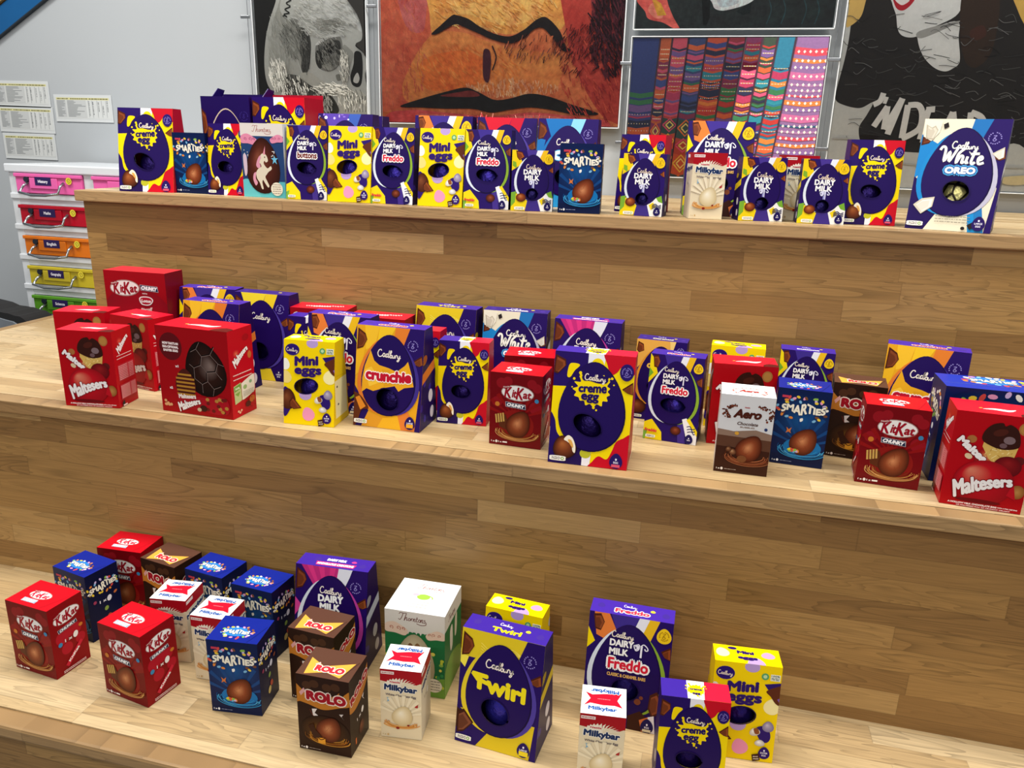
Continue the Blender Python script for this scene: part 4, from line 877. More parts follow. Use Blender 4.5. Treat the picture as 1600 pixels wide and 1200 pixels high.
def t_cad(word, wc, oc=None, base_spot=True):
    def f(a):
        a.egg(12, 45, 9, 10, PURL); a.egg(90, 55, 9, 10, PURL)
        if word: cad(a, 47, 30, 16, '#e8e0ee', 0.8); a.text(word, 50, 66, min(40, 7 * len(word)), 7.5, wc, 0.7, 1.2 if oc else 0, oc or '#ffffff')
        a.egg(74, 40, 6, 5, '#e8d23a')
    return f
def t_marv(a): a.egg(24, 40, 9, 10, PURL); a.egg(88, 60, 9, 10, PURL); a.text('DAIRY MILK', 50, 36, 26, 5, '#f2f0f4', 0.5); a.poly([(24, 58), (80, 58), (78, 88), (26, 88)], '#cf2a72'); a.text('MARVELLOUS CREATIONS', 52, 73, 50, 4.6, '#f6dfe8', 0.4); a.egg(74, 36, 7, 5, '#d8408a')
def t_creme(a): a.poly([(0, 0), (38, 0), (40, 100), (0, 100)], '#3d2498'); a.rect(38, 0, 64, 100, '#eceaf0'); a.poly([(64, 0), (100, 0), (100, 100), (62, 100)], '#e01a3a'); splat(a, 51, 50, 27, 24); a.text('creme', 51, 46, 17, 4.5, '#241060', 0.4); a.text('egg', 51, 68, 11, 4.5, '#241060', 0.4)
def t_mini(a): a.egg(13, 45, 20, 22, '#f3ecb4', 15); a.egg(82, 40, 20, 16, '#e79cc0'); a.egg(62, 92, 26, 26, '#b99bd0'); a.ell(29, 16, 7, 3.4, '#26106a'); a.text('Mini', 48, 36, 24, 6.5, '#2a1166', 1.0); a.text('eggs', 50, 66, 28, 6.5, '#2a1166', 1.0)
def s_mini(a): a.rect(16, 46, 90, 92, '#ecdfa8'); a.ell(30, 54, 4, 3, '#4a4440'); a.ell(34, 76, 4, 3, '#4a4440'); a.egg(4, 34, 22, 24, '#8a6fb4'); a.egg(90, 20, 26, 28, '#bcbcc6'); a.line([(10, 40), (96, 44)], 0.8, '#c9a80c', False, False)

CM = (.1128, .0823, .1835, .0222, .0141); LD = (.1553, .1053, .2182, .0342, .0259); SM = (.0996, .0778, .1578, 0, 0)
YW, OR = '#e8cb16', '#d5742c'
# kind: size (width, depth, height, front lean, back lean), base colours front/top/side, artwork front/top/right side/left side, wrapped egg behind the window
KINDS = {
    'creme_m': (CM, YEL, '#3d2498', '#a30d26', f_creme, t_creme, cad_side('#a30d26'), cad_side('#1a0846'), PUR),
    'creme_l': (LD, YEL, '#3d2498', '#a30d26', f_creme, t_creme, cad_side('#a30d26'), cad_side('#1a0846'), PUR),
    'freddo_m': (CM, PUR, '#3d2498', '#1a0846', lambda a: f_dairy(a, 'Freddo'), t_cad('Freddo', '#d8344c', '#f4f0f0'), cad_side('#1a0846'), cad_side('#1a0846', YW), '#3a2a9c'),
    'buttons_m': (CM, PUR, '#3d2498', '#1a0846', lambda a: f_dairy(a, 'buttons'), t_cad('buttons', '#f0ecec'), cad_side('#1a0846'), cad_side('#1a0846', YW), PUR),
    'caramel_m': (CM, PUR, '#33207e', '#1a0846', f_caramel, t_cad('Caramel', '#efe4b0'), cad_side('#1a0846', '#d9922c'), cad_side('#1a0846'), PUR),
    'dairy_s': ((.0998, .06, .1396, .01, .01), PUR, '#3d2498', '#1a0846', f_dairy_small, None, cad_side('#1a0846'), cad_side('#1a0846', YW), '#1d0f58'),
    'mini': ((.1159, .0871, .1839, .0233, .0148), '#f0d000', '#f2d600', '#e3bf0a', f_mini, t_mini, s_mini, s_mini, '#2c1a7c'),
    'dairy_l': (LD, PUR, '#4427a0', '#1a0846', lambda a: f_dairy(a, 'Freddo', True), t_cad('Freddo', '#d8344c', '#f4f0f0'), cad_side('#1a0846', '#e0a81c'), cad_side('#1a0846', YW), '#2c1f80'),
    'crunchie_l': (LD, '#e0a01c', '#4427a0', '#1d0b4e', f_crunchie, t_cad('crunchie', '#c8324a', '#f3dfc0'), cad_side('#1a0846', OR, 3), cad_side('#1a0846', '#e0a01c'), PUR),
    'twirl_l': (LD, '#dcc022', '#3d2396', '#1a0846', f_twirl, t_cad('Twirl', '#ecd81a'), cad_side('#1a0846', '#d8bd28'), cad_side('#1a0846', '#d8bd28'), '#3c35b4'),
    'flake_l': (LD, '#dcc022', '#33207e', '#1d0b4e', f_large_variant('#ecd032', '#e8c628', '#dfc42a', None), t_cad('', '#ffffff'), cad_side('#1a0846', '#c9b42a'), cad_side('#1a0846', '#c9b42a'), PUR),
    'marv_l': (LD, PUR, '#3d2396', '#1a0846', f_marv, t_marv, cad_side('#1a0846', '#b9bcc8'), cad_side('#1a0846', '#c43a86'), PUR),
    'oreo_l': (LD, '#e3dcc3', '#2f1f7c', '#1a0846', f_oreo, t_cad('White', '#f3f0f4'), cad_side('#1a0846', '#cfd0d8'), cad_side('#1a0846', '#1f6db0'), '#d8cf8a'),
    'red_l': (LD, '#c8102e', '#33207e', '#1d0b4e', f_large_variant('#cc1830', '#c11632', '#c8102e', None), t_cad('', '#ffffff'), cad_side('#1a0846'), cad_side('#1a0846'), PUR),
    'blue_l': (LD, '#1b86c8', '#33207e', '#1d0b4e', f_large_variant('#1c6cb0', '#86c8ea', '#2a90d0', 'O!', '#f4f8fa', '#5ab4e4'), t_cad('', '#ffffff'), cad_side('#1a0846'), cad_side('#1a0846', '#1c6cb0'), PUR),
    'dots_l': (LD, PUR, '#33207e', '#1d0b4e', f_large_variant('#5a40a8', '#3a5ab0', '#5a40a8', None, dots=True), t_cad('', '#ffffff'), cad_side('#1a0846'), cad_side('#d23a6a'), PUR),
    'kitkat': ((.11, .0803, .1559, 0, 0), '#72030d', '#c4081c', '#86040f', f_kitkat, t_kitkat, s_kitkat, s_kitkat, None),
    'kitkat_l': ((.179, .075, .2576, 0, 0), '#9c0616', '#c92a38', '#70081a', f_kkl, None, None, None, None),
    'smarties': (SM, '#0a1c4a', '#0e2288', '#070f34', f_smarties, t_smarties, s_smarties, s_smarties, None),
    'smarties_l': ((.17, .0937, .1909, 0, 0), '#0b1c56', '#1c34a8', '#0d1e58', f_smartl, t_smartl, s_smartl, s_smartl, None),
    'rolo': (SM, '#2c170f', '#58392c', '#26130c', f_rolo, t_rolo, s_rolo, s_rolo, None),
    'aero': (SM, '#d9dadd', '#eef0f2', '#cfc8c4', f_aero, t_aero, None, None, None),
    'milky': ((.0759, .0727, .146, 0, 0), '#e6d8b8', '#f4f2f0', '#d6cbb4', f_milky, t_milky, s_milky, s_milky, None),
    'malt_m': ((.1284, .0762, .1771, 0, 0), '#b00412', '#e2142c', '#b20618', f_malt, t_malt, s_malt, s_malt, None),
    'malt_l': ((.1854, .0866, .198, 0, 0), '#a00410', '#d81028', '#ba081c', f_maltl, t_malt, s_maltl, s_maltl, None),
    'script_red': ((.1504, .0713, .1903, 0, 0), '#a30c1c', '#d21a2e', '#8a0a18', f_script_red, t_script_red, None, None, None),
    'unicorn': ((.1216, .1146, .1857, 0, 0), '#dcd6cf', '#efebe6', '#cfd3da', f_unicorn, None, None, None, None),
    'bunny': ((.1216, .1146, .1857, 0, 0), '#d8d3c8', '#f0f1f0', '#1f6b3c', f_bunny, t_bunny, s_bunny, s_bunny, None),
    'gift_purple': ((.152, .11, .258, 0, 0), '#1c094e', None, '#1d0b4e', f_gift(False), None, None, None, None),
    'gift_creme': ((.16, .11, .258, 0, 0), YEL, None, '#a30d26', f_gift(True), None, None, None, None),
}

# ------------------------------------------------------------------ building and placing the boxes
def foil(name, c, metal=0.75, gold=False):
    m, nt, b = new_mat(name)
    tc = nt.nodes.new('ShaderNodeTexCoord'); n = nt.nodes.new('ShaderNodeTexNoise'); n.inputs['Scale'].default_value = 75; n.inputs['Detail'].default_value = 3
    nt.links.new(tc.outputs['Object'], n.inputs['Vector'])
    bp = nt.nodes.new('ShaderNodeBump'); bp.inputs['Strength'].default_value = 0.9; bp.inputs['Distance'].default_value = 0.004
    nt.links.new(n.outputs['Fac'], bp.inputs['Height']); nt.links.new(bp.outputs['Normal'], b.inputs['Normal'])
    b.inputs['Metallic'].default_value = metal; b.inputs['Roughness'].default_value = 0.34
    if gold:
        v = nt.nodes.new('ShaderNodeTexVoronoi'); v.feature = 'DISTANCE_TO_EDGE'; v.inputs['Scale'].default_value = 45; nt.links.new(tc.outputs['Object'], v.inputs['Vector'])
        r = nt.nodes.new('ShaderNodeValToRGB'); r.color_ramp.elements[0].position = 0.06; r.color_ramp.elements[1].position = 0.12
        r.color_ramp.elements[0].color = (0.02, 0.015, 0.01, 1); r.color_ramp.elements[1].color = (*lin(c), 1)
        nt.links.new(v.outputs['Distance'], r.inputs['Fac']); nt.links.new(r.outputs['Color'], b.inputs['Base Color'])
    else: b.inputs['Base Color'].default_value = (*lin(c), 1)
    return m
_FOILS = {}
def egg_mesh(name, rx, rz, mat):
    v = []; f = []; A, B = 24, 14
    for j in range(1, B):
        ph = math.pi * j / B; z = math.cos(ph)
        for i in range(A):
            q = 2 * math.pi * i / A; r = math.sin(ph) * (1 - 0.18 * z)
            v.append((rx * r * math.cos(q), rx * r * math.sin(q), rz * z))
    n = len(v); v += [(0, 0, rz), (0, 0, -rz)]
    for j in range(B - 2):
        for i in range(A): f.append((j * A + i, (j + 1) * A + i, (j + 1) * A + (i + 1) % A, j * A + (i + 1) % A))
    for i in range(A): f.append((n, i, (i + 1) % A)); f.append((n + 1, (B - 2) * A + (i + 1) % A, (B - 2) * A + i))
    me = bpy.data.meshes.new(name); me.from_pydata(v, [], f); me.update(); me.materials.append(mat)
    for p in me.polygons: p.use_smooth = True
    return me
def make_box(kind):
    (W, D, H, tf, tb), cf, ct, cs, front, top, right, left, wrap = KINDS[kind]
    root = empty('easter_egg_box' if not kind.startswith('gift') else 'gift_carton')
    gift = kind.startswith('gift')
    def panel(name, ratio, base, fn, O, U, V, size, shape=None):
        a = Art(ratio, base, shape)
        if fn: fn(a)
        o = link(bpy.data.objects.new(name, a.mesh(name, O, U, V, size / 100.0, CARD)), root)
        return a
    dt = D - tf - tb; w = W / 2
    fa = panel('front_panel', math.hypot(H, tf) / W, cf, front, (-w, 0, 0), (1, 0, 0), (0, tf, H), W)
    k = H / D * 100
    panel('side_panel', H / D, cs, right, (w, 0, 0), (0, 1, 0), (0, 0, 1), D, [(0, 0), (100, 0), (100 * (D - tb) / D, k), (100 * tf / D, k)])
    panel('side_panel', H / D, PUR if kind.startswith('creme') else cs, left, (-w, D, 0), (0, -1, 0), (0, 0, 1), D, [(0, 0), (100, 0), (100 * (D - tf) / D, k), (100 * tb / D, k)])
    hb = H + (0.012 if gift else 0)
    panel('back_panel', math.hypot(hb, tb) / W, cs, None, (w, D, 0), (-1, 0, 0), (0, -tb, hb), W)
    panel('base_panel', D / W, cs, None, (-w, D, 0.0004), (1, 0, 0), (0, -1, 0), W)
    if not gift: panel('top_panel', dt / W, ct, top, (-w, tf, H), (1, 0, 0), (0, 1, 0), W)
    else:
        # open top: an inner wall dished below the rim and a folded ear standing up at one corner
        MB().hexa([(-w + .002, .03, H - .014), (w - .002, .03, H - .006), (w - .002, .032, H - .006), (-w + .002, .032, H - .014), (-w + .002, .004, H - .001), (w - .002, .004, H - .001), (w - .002, .006, H), (-w + .002, .006, H)]).build('tuck_flap', plain('purple_flap', '#2c1680', 0.4), root)
        e = mesh_obj('corner_ear', [(-w + .001, .05, H), (-w + .001, .10, H), (-w + .012, .10, H + .022), (-w + .010, .07, H + .026), (-w + .003, .05, H), (-w + .003, .10, H), (-w + .014, .10, H + .022), (-w + .012, .07, H + .026)],
                     [(0, 1, 2, 3), (7, 6, 5, 4), (0, 4, 5, 1), (1, 5, 6, 2), (2, 6, 7, 3), (3, 7, 4, 0)], plain('ear_card', '#23106a', 0.4), root)
    if wrap and fa.win:
        x, y, rx, ry = fa.winc; s = W / 100
        if wrap not in _FOILS: _FOILS[wrap] = foil('foil_wrap', wrap, 0.7, wrap == '#d8cf8a')
        avail = D - (tf + tb) * (y * s / H); er = min(0.30 * W, 0.43 * avail); ez = er * 1.32
        me = egg_mesh('wrapped_egg', er, ez, _FOILS[wrap])
        o = link(bpy.data.objects.new('wrapped_egg', me), root)
        zc = max(ez + 0.003, y * s - 0.25 * ez); lean = tf * min(1, (zc + 0.3 * ez) / H)
        o.location = ((x - 50) * s * 0.6, D - tb * zc / H - er * 1.05 - 0.002, zc)
    for i, ch in enumerate(root.children):
        pass
    return root
PROTO = {}
def place(kind, x, y, z, yaw, label, group, sc=1.0):
    if kind not in PROTO:
        r = make_box(kind); PROTO[kind] = r
    else:
        src = PROTO[kind]; r = src.copy(); COL.objects.link(r)
        for ch in list(src.children):
            c = ch.copy(); COL.objects.link(c); c.parent = r
    r.location = (x, y, z + 0.0006); r.rotation_euler = (0, 0, math.radians(yaw)); r.scale = (sc, sc, sc)
    tag(r, label, 'egg box' if not kind.startswith('gift') else 'gift box', group)
    return r

# kind, x, y, turn in degrees, what it looks like
BOXES = {
    'egg boxes on the top step': (Z1, [
        ('creme_l', -1.5010, 1.8846, 9.0, 'large yellow egg box with yellow splat and red side, nearest the drawers on top step'),
        ('smarties', -1.3745, 1.9100, 0.0, 'small navy box covered in coloured sweets, second from the drawers on the top step'),
        ('creme_m', -1.2655, 1.9030, 0.0, 'yellow-splat egg box pressed between the small navy box and the pink unicorn box'),
        ('unicorn', -1.1425, 1.8895, 1.0, 'white-topped box picturing a brown egg with a cream unicorn, on the top step'),
        ('buttons_m', -1.0169, 1.8798, 2.6, 'purple egg box with brown lettering in a white outline, beside the unicorn box'),
        ('mini', -0.8927, 1.8669, 1.2, 'spotted yellow egg box on the top step, two places along from the unicorn box'),
        ('freddo_m', -0.7780, 1.8717, -1.1, 'purple egg box with red lettering standing between two spotted yellow boxes on top step'),
        ('mini', -0.6482, 1.8639, -1.2, 'spotted yellow egg box wedged between two purple boxes with red lettering, top step'),
        ('freddo_m', -0.5292, 1.8609, 3.0, 'purple egg box with red lettering, just before the smaller purple box, top step'),
        ('dairy_s', -0.4155, 1.8629, 9.0, 'small purple egg box touching the wider navy sweets box on the top step'),
        ('smarties', -0.3012, 1.8650, 5.5, 'small navy sweets box standing at the end of the tight row, top step'),
        ('dairy_s', -0.1571, 1.8772, -7.0, 'small purple egg box standing in front of a red-sided box on the top step'),
        ('milky', -0.0093, 1.8792, 11.5, 'narrow cream and red carton in front of the tall purple box, top step'),
        ('dairy_s', 0.1129, 1.8927, 12.7, 'small purple egg box between the two cream and red cartons on the top step'),
        ('dairy_s', 0.2423, 1.8930, 1.8, 'small purple egg box beside the yellow-splat box near the end of the top step'),
        ('creme_m', 0.3499, 1.9328, 2.3, 'yellow-splat egg box standing alone before the tall blue and cream box, top step'),
        ('oreo_l', 0.4972, 1.8739, -19.1, 'tall blue and cream egg box with white script, last on the top step', 1.05),
        ('gift_purple', -1.3430, 2.0420, 0.0, 'dark purple open-topped gift carton with gold egg outline behind the top row'),
        ('gift_creme', -1.1780, 2.0420, 0.0, 'open-topped gift carton with yellow splat and red corner behind the unicorn box'),
        ('dots_l', -0.9720, 2.0000, 3.0, 'purple carton with white dots peeping over a spotted yellow box on the top step'),
        ('oreo_l', -0.9950, 2.1200, 0.0, 'cream and blue carton hidden behind the dotted purple carton on the top step'),
        ('dairy_l', -0.6942, 2.0029, 3.2, 'large purple carton with an orange corner behind the spotted yellow box, top step'),
        ('red_l', -0.5280, 2.0350, 8.9, 'large carton with a plain red upper front behind the purple boxes, top step'),
        ('blue_l', -0.3705, 2.0282, -0.0, 'large bright blue carton rising behind the small purple and navy boxes, top step'),
        ('creme_m', -0.1780, 1.9805, -14.5, 'yellow-splat egg box with dark red side hidden behind a small purple box'),
        ('dairy_l', 0.0117, 1.9772, 4.2, 'tall purple egg box behind the narrow cream and red carton on the top step'),
        ('milky', 0.1960, 1.9655, 8.0, 'cream and red carton half hidden between two small purple boxes, top step'),
    ]),
    'egg boxes on the middle step': (Z2, [
        ('kitkat_l', -1.4256, 1.7074, 2.0, 'largest dark red carton with a white oval logo, against the riser by the drawers'),
        ('malt_m', -1.4712, 1.5577, 11.4, 'bright red box hidden behind two others at the bare end of the middle step'),
        ('malt_m', -1.3180, 1.4013, 8.5, 'bright red box picturing a cracked egg, at the front by the bare middle step'),
        ('malt_m', -1.3263, 1.5544, -11.8, 'bright red box squeezed between the front red box and the wide red one'),
        ('malt_l', -1.0650, 1.4276, -3.0, 'wide red box picturing a dark cracked chocolate egg on the middle step'),
        ('dairy_l', -1.2460, 1.7270, 6.0, 'large purple carton with orange corner behind the wide dark-egg box, middle step'),
        ('flake_l', -1.0850, 1.7150, -0.4, 'large yellow-topped purple carton against the riser behind the wide dark-egg box'),
        ('crunchie_l', -1.1342, 1.5723, -1.7, 'orange and yellow egg box directly behind the wide dark-egg box, middle step'),
        ('script_red', -0.9300, 1.7510, 4.0, 'plain dark red carton with white leaf mark, behind the spotted yellow box, middle step'),
        ('creme_m', -0.9170, 1.6590, 1.0, 'yellow-splat egg box mostly hidden behind the spotted yellow box, middle step'),
        ('dairy_l', -0.7900, 1.5470, -2.6, 'large purple carton between the spotted yellow box and orange egg box, middle step'),
        ('script_red', -0.7553, 1.7061, 0.4, 'plain dark red carton showing only its top behind the orange egg box'),
        ('mini', -0.8022, 1.4450, 4.0, 'spotted yellow egg box at the front of the middle step'),
        ('crunchie_l', -0.6355, 1.4788, -1.0, 'orange and yellow egg box with red lettering at the front of the middle step'),
        ('creme_m', -0.6280, 1.6290, 0.0, 'red-topped egg box showing only a corner behind the orange egg box, middle step'),
        ('creme_m', -0.4900, 1.5572, 3.9, 'smaller yellow-splat egg box between the orange egg box and dark red carton'),
        ('twirl_l', -0.5953, 1.7250, -2.9, 'large yellow and purple egg box behind the smaller yellow-splat box, middle step'),
        ('oreo_l', -0.4229, 1.7370, 2.3, 'large blue and cream egg box with white script, behind the dark red cartons'),
        ('marv_l', -0.2455, 1.6999, -2.1, 'large pink and purple egg box behind the large yellow-splat box, middle step'),
        ('kitkat', -0.3507, 1.6050, 5.2, 'dark red carton half hidden behind its twin in the middle of the middle step'),
        ('kitkat', -0.3448, 1.4641, -1.9, 'dark red carton with white oval logo beside the large yellow-splat box, middle step'),
        ('creme_l', -0.1850, 1.4068, 0.6, 'large yellow-splat egg box with red side at the front edge of the middle step'),
        ('caramel_m', -0.0769, 1.7231, -4.4, 'golden yellow and purple egg box behind the purple box with red lettering'),
        ('freddo_m', -0.0368, 1.5950, -6.1, 'purple egg box with red lettering on the middle step'),
        ('mini', 0.0902, 1.7217, -3.1, 'spotted yellow egg box hidden behind the red box and white-topped carton'),
        ('malt_m', 0.1048, 1.6165, 3.1, 'bright red box standing behind the white and brown carton, middle step'),
        ('aero', 0.1056, 1.4614, -0.5, 'white-topped brown carton picturing an egg in a chocolate nest, middle step'),
        ('smarties', 0.2147, 1.5397, -4.4, 'small navy sweets box beside the white-topped brown carton, middle step'),
        ('buttons_m', 0.2377, 1.7379, -4.5, 'purple egg box behind the small navy sweets box, middle step'),
        ('rolo', 0.3275, 1.6144, -7.0, 'dark brown carton with gold band behind the dark red carton, middle step'),
        ('crunchie_l', 0.4624, 1.6974, -12.2, 'orange and yellow egg box against the riser behind the dark brown carton'),
        ('kitkat', 0.3728, 1.4875, -5.0, 'dark red carton with white oval logo in front of the dark brown carton'),
        ('smarties_l', 0.5441, 1.5397, -1.1, 'wide navy sweets box behind the last bright red box, middle step'),
        ('malt_m', 0.5168, 1.4310, -5.1, 'last bright red box at the front edge, next to the wide navy box'),
    ]),
    'egg boxes on the bottom step': (Z3, [
        ('kitkat', -1.2281, 1.0686, -6.0, 'outermost dark red carton at the front of the bottom step'),
        ('smarties', -1.2427, 1.1937, -11.3, 'navy sweets box behind the outermost dark red carton, bottom step'),
        ('kitkat', -1.2106, 1.3041, 3.1, 'dark red carton at the back against the riser, bottom step'),
        ('rolo', -1.0917, 1.2796, -10.0, 'dark brown carton at the back beside a dark red carton, bottom step'),
        ('kitkat', -1.0018, 1.0524, -9.5, 'dark red carton at the front edge, before the two cream cartons, bottom step'),
        ('milky', -0.9910, 1.1780, 8.1, 'cream carton with white and red top, further back of the pair, bottom step'),
        ('milky', -0.8771, 1.1470, 3.0, 'cream carton with white and red top, behind the front navy sweets box'),
        ('smarties', -0.9710, 1.2694, -7.8, 'navy sweets box at the back next to the rear dark brown carton, bottom step'),
        ('smarties', -0.8427, 1.2473, -5.4, 'navy sweets box at the back touching the pink and purple egg box, bottom step'),
        ('smarties', -0.7780, 1.0767, 6.8, 'navy sweets box at the front of the bottom step'),
        ('marv_l', -0.6711, 1.2418, 3.1, 'large pink and purple egg box behind the dark brown cartons, bottom step'),
        ('rolo', -0.6528, 1.1433, -4.5, 'dark brown carton with gold band, behind its twin, bottom step'),
        ('rolo', -0.5715, 1.0307, 0.9, 'dark brown carton with gold band at the front edge of the bottom step'),
        ('bunny', -0.4739, 1.2211, 1.9, 'white and green box picturing a pale egg, against the riser, bottom step'),
        ('milky', -0.4550, 1.1014, 7.0, 'cream carton in front of the white and green box, bottom step'),
        ('mini', -0.2939, 1.2571, -5.2, 'spotted yellow egg box behind the large yellow and purple box, bottom step'),
        ('twirl_l', -0.2829, 1.1172, -5.6, 'large yellow and purple egg box at the front of the bottom step'),
        ('dairy_l', -0.0672, 1.2411, -0.4, 'tall purple egg box with red lettering on the bottom step'),
        ('milky', -0.0899, 1.0870, 5.9, 'cream carton at the front edge before the tall purple box, bottom step'),
        ('creme_m', 0.0592, 1.1005, 5.7, 'yellow-splat egg box at the front edge of the bottom step'),
        ('mini', 0.1471, 1.2199, 5.1, 'spotted yellow egg box behind the yellow-splat box, last on the bottom step'),
    ]),
}
for group, (z, rows) in BOXES.items():
    for kind, x, y, yaw, label, *sc in rows:
        place(kind, x, y, z, yaw, label, group, *sc)

# ------------------------------------------------------------------ framed prints on the wall
def hatch(a, x, t, rx, rt, n, cols, ang, ln, w, seed):
    """pencil strokes scattered over an oval patch"""
    r = random.Random(seed); f = 100.0 / a.h
    for i in range(n):
        q, k = r.uniform(0, 2 * math.pi), math.sqrt(r.random()); px, pt = x + rx * k * math.cos(q), t + rt * k * math.sin(q)
        g = math.radians(ang + r.uniform(-22, 22)); l = ln * r.uniform(0.5, 1.2) / 2
        a.line([(px - l * math.cos(g), pt - l * math.sin(g) * f), (px + l * math.cos(g), pt + l * math.sin(g) * f)], w, cols[r.randrange(len(cols))], False, False, i == 0)
def art_skull(a):
    a.blob([(36.6, 7.5), (19.8, 33.9), (13.7, 43.2), (9, 53.6), (6.5, 66.8), (8.1, 77.6), (15, 84.7), (21.9, 91.9), (33.4, 99.1), (101.2, 98.1), (102.2, 88.3), (99.7, 80.4), (98.6, 72.6), (100.3, 65.7), (96.9, 60.6), (90.1, 56.7), (95.8, 53.7), (97.7, 49.5), (94.9, 42), (85.6, 32.8), (78.6, 8.2)], '#d3d3cb')
    a.blob([(54.3, 15.9), (51.3, 37.5), (53.6, 46), (65.2, 44.3), (82.3, 42.7), (96, 49.5), (97, 42.8), (89.7, 34.5), (78.1, 16.3)], '#e9e9e4')
    a.blob([(27.7, 27.2), (23.8, 37.3), (33.5, 44.2), (46.2, 48.5), (50, 55.4), (47.9, 65), (43, 71.1), (38.9, 66.7), (35.2, 58.9), (26.9, 52.8), (16.4, 53.6), (15.7, 45.8), (20.9, 37.3)], '#b4b3aa')
    a.blob([(37.7, 45.9), (47.6, 49), (50.6, 56.3), (47.9, 68.5), (43.6, 72.9), (40.6, 68.5), (42.7, 59.7), (40.4, 51.9)], '#55544f')
    a.blob([(16.4, 53.6), (25.4, 52.8), (33.7, 58.9), (38.2, 66.7), (39.9, 72.9), (31, 73.9), (22, 73.9), (13.3, 70.4), (11.1, 62.4)], '#c6c5bc')
    a.blob([(24.3, 73.9), (35.5, 72.9), (48.5, 77.3), (54, 82.6), (52.9, 88), (44.7, 88.1), (34.5, 84.6), (24.4, 84.7)], '#5c5b55')
    a.blob([(37.7, 72.9), (48.9, 71.5), (63.1, 77.2), (77.5, 78.9), (80.2, 82.4), (68.6, 83.4), (55.6, 80.8), (45.5, 77.3)], '#cfcdc2')
    a.blob([(52.8, 82.6), (59.9, 82.1), (68.5, 85.1), (73.9, 92.2), (67.9, 95), (54.7, 93.4)], '#47463f')
    a.blob([(34.5, 84.6), (47.9, 85.3), (54.7, 93.4), (61.6, 100.5), (28.7, 101)], '#b9b7ac')
    a.blob([(54.5, 58), (57.3, 55), (67.5, 52.4), (76.1, 51.8), (78.8, 55.4), (78.1, 62.3), (73.8, 68.4), (66.4, 70.8), (57.8, 69.3), (54.5, 64.9)], '#8f8e87')
    a.blob([(61.5, 57.1), (70.3, 54.1), (76.8, 54.7), (76.5, 61.4), (71.4, 60.6), (65.5, 62.3), (61.2, 61.5)], '#4c4b47')
    a.blob([(54.8, 59.7), (59.8, 60.6), (60.9, 66.7), (57.8, 69.3), (54.4, 65.8)], '#3c3b38')
    a.blob([(64.4, 56.3), (68.1, 55.4), (70.9, 58), (68.2, 61), (64.9, 60.2)], '#2b2a28')
    a.blob([(59.4, 67.6), (69.6, 66.2), (73.8, 67.5), (66.5, 70.1)], '#c2c1b8')
    a.blob([(55.1, 55.8), (64.7, 51.6), (76.2, 50.7), (77.8, 51.8), (67.5, 52.7), (57.2, 56.3)], '#efeee8')
    a.blob([(70.6, 49), (73.4, 49), (72.1, 50.5)], '#262624')
    a.blob([(62.4, 43.5), (71, 43.1), (80.7, 46.9), (76.4, 47.8), (68, 45.2)], '#b8b7ae')
    a.blob([(89.2, 60.6), (92.8, 59.7), (95.8, 61.8), (96.3, 69.2), (94.8, 77), (91.2, 79.2), (86.2, 77.5), (85.3, 72.7), (88.2, 66.6)], '#2d2c2a')
    a.blob([(88.6, 73.5), (91.5, 71.3), (93.2, 74.4), (91.3, 77), (87.7, 76.2)], '#dddcd4')
    a.blob([(80.2, 56.3), (84.3, 58), (88.4, 61.4), (85.2, 68.3), (82, 75.3), (79.3, 72.7), (81.1, 64.9), (78.2, 60.6)], '#b0afa6')
    a.blob([(72.1, 72.7), (76.4, 72.3), (76.6, 75.3), (73.4, 75.8)], '#8c8b82')
    a.blob([(74.5, 80.6), (89, 80.5), (97.4, 83.1), (101.5, 89.2), (99.8, 96.4), (79.5, 96.6), (74.1, 88.6)], '#dedcd0')
    a.blob([(80, 87.7), (82, 87.5), (82.2, 92.1), (80.3, 93)], '#efede2')
    a.line([(79.9, 84.1), (79.8, 88.6), (79.8, 93.1)], 0.5, '#35342f')
    a.blob([(82.5, 88.2), (84.6, 87.5), (84.8, 92.1), (82.9, 93)], '#efede2')
    a.line([(82.5, 84.1), (82.4, 88.6), (82.4, 93)], 0.5, '#35342f')
    a.blob([(85.1, 88.7), (87.2, 87.4), (87.4, 92.1), (85.5, 93)], '#efede2')
    a.line([(85.1, 84.1), (85, 88.5), (85.1, 93)], 0.5, '#35342f')
    a.blob([(87.8, 87.6), (89.8, 87.4), (90, 92), (88.1, 92.9)], '#efede2')
    a.line([(87.7, 84.1), (87.6, 88.5), (87.7, 93)], 0.5, '#35342f')
    a.blob([(90.3, 88.1), (92.4, 87.4), (92.6, 92), (90.7, 92.9)], '#efede2')
    a.line([(90.2, 84), (90.2, 88.5), (90.3, 92.9)], 0.5, '#35342f')
    a.blob([(92.9, 88.6), (95, 87.4), (95.2, 92), (93.3, 92.9)], '#efede2')
    a.line([(92.8, 84), (92.8, 88.4), (92.9, 92.9)], 0.5, '#35342f')
    a.blob([(95.5, 87.5), (97.6, 87.3), (97.8, 91.9), (95.9, 92.9)], '#efede2')
    a.line([(95.4, 84), (95.4, 88.4), (95.5, 92.9)], 0.5, '#35342f')
    a.blob([(98.1, 88), (100.1, 87.3), (100.4, 91.9), (98.5, 92.8)], '#efede2')
    a.line([(98, 84), (97.9, 88.4), (98.1, 92.8)], 0.5, '#35342f')
    a.blob([(100.7, 88.5), (102.7, 87.3), (103, 91.9), (101.1, 92.8)], '#efede2')
    a.line([(100.6, 83.9), (100.5, 88.4), (100.6, 92.8)], 0.5, '#35342f')
    a.line([(77.4, 80.6), (80.1, 84.1), (79.9, 88.6)], 0.5, '#8a8880')
    a.line([(81.5, 80.6), (83.9, 84.1), (83.4, 88.5)], 0.5, '#8a8880')
    a.line([(85.5, 80.6), (87.7, 84.1), (86.9, 88.5)], 0.5, '#8a8880')
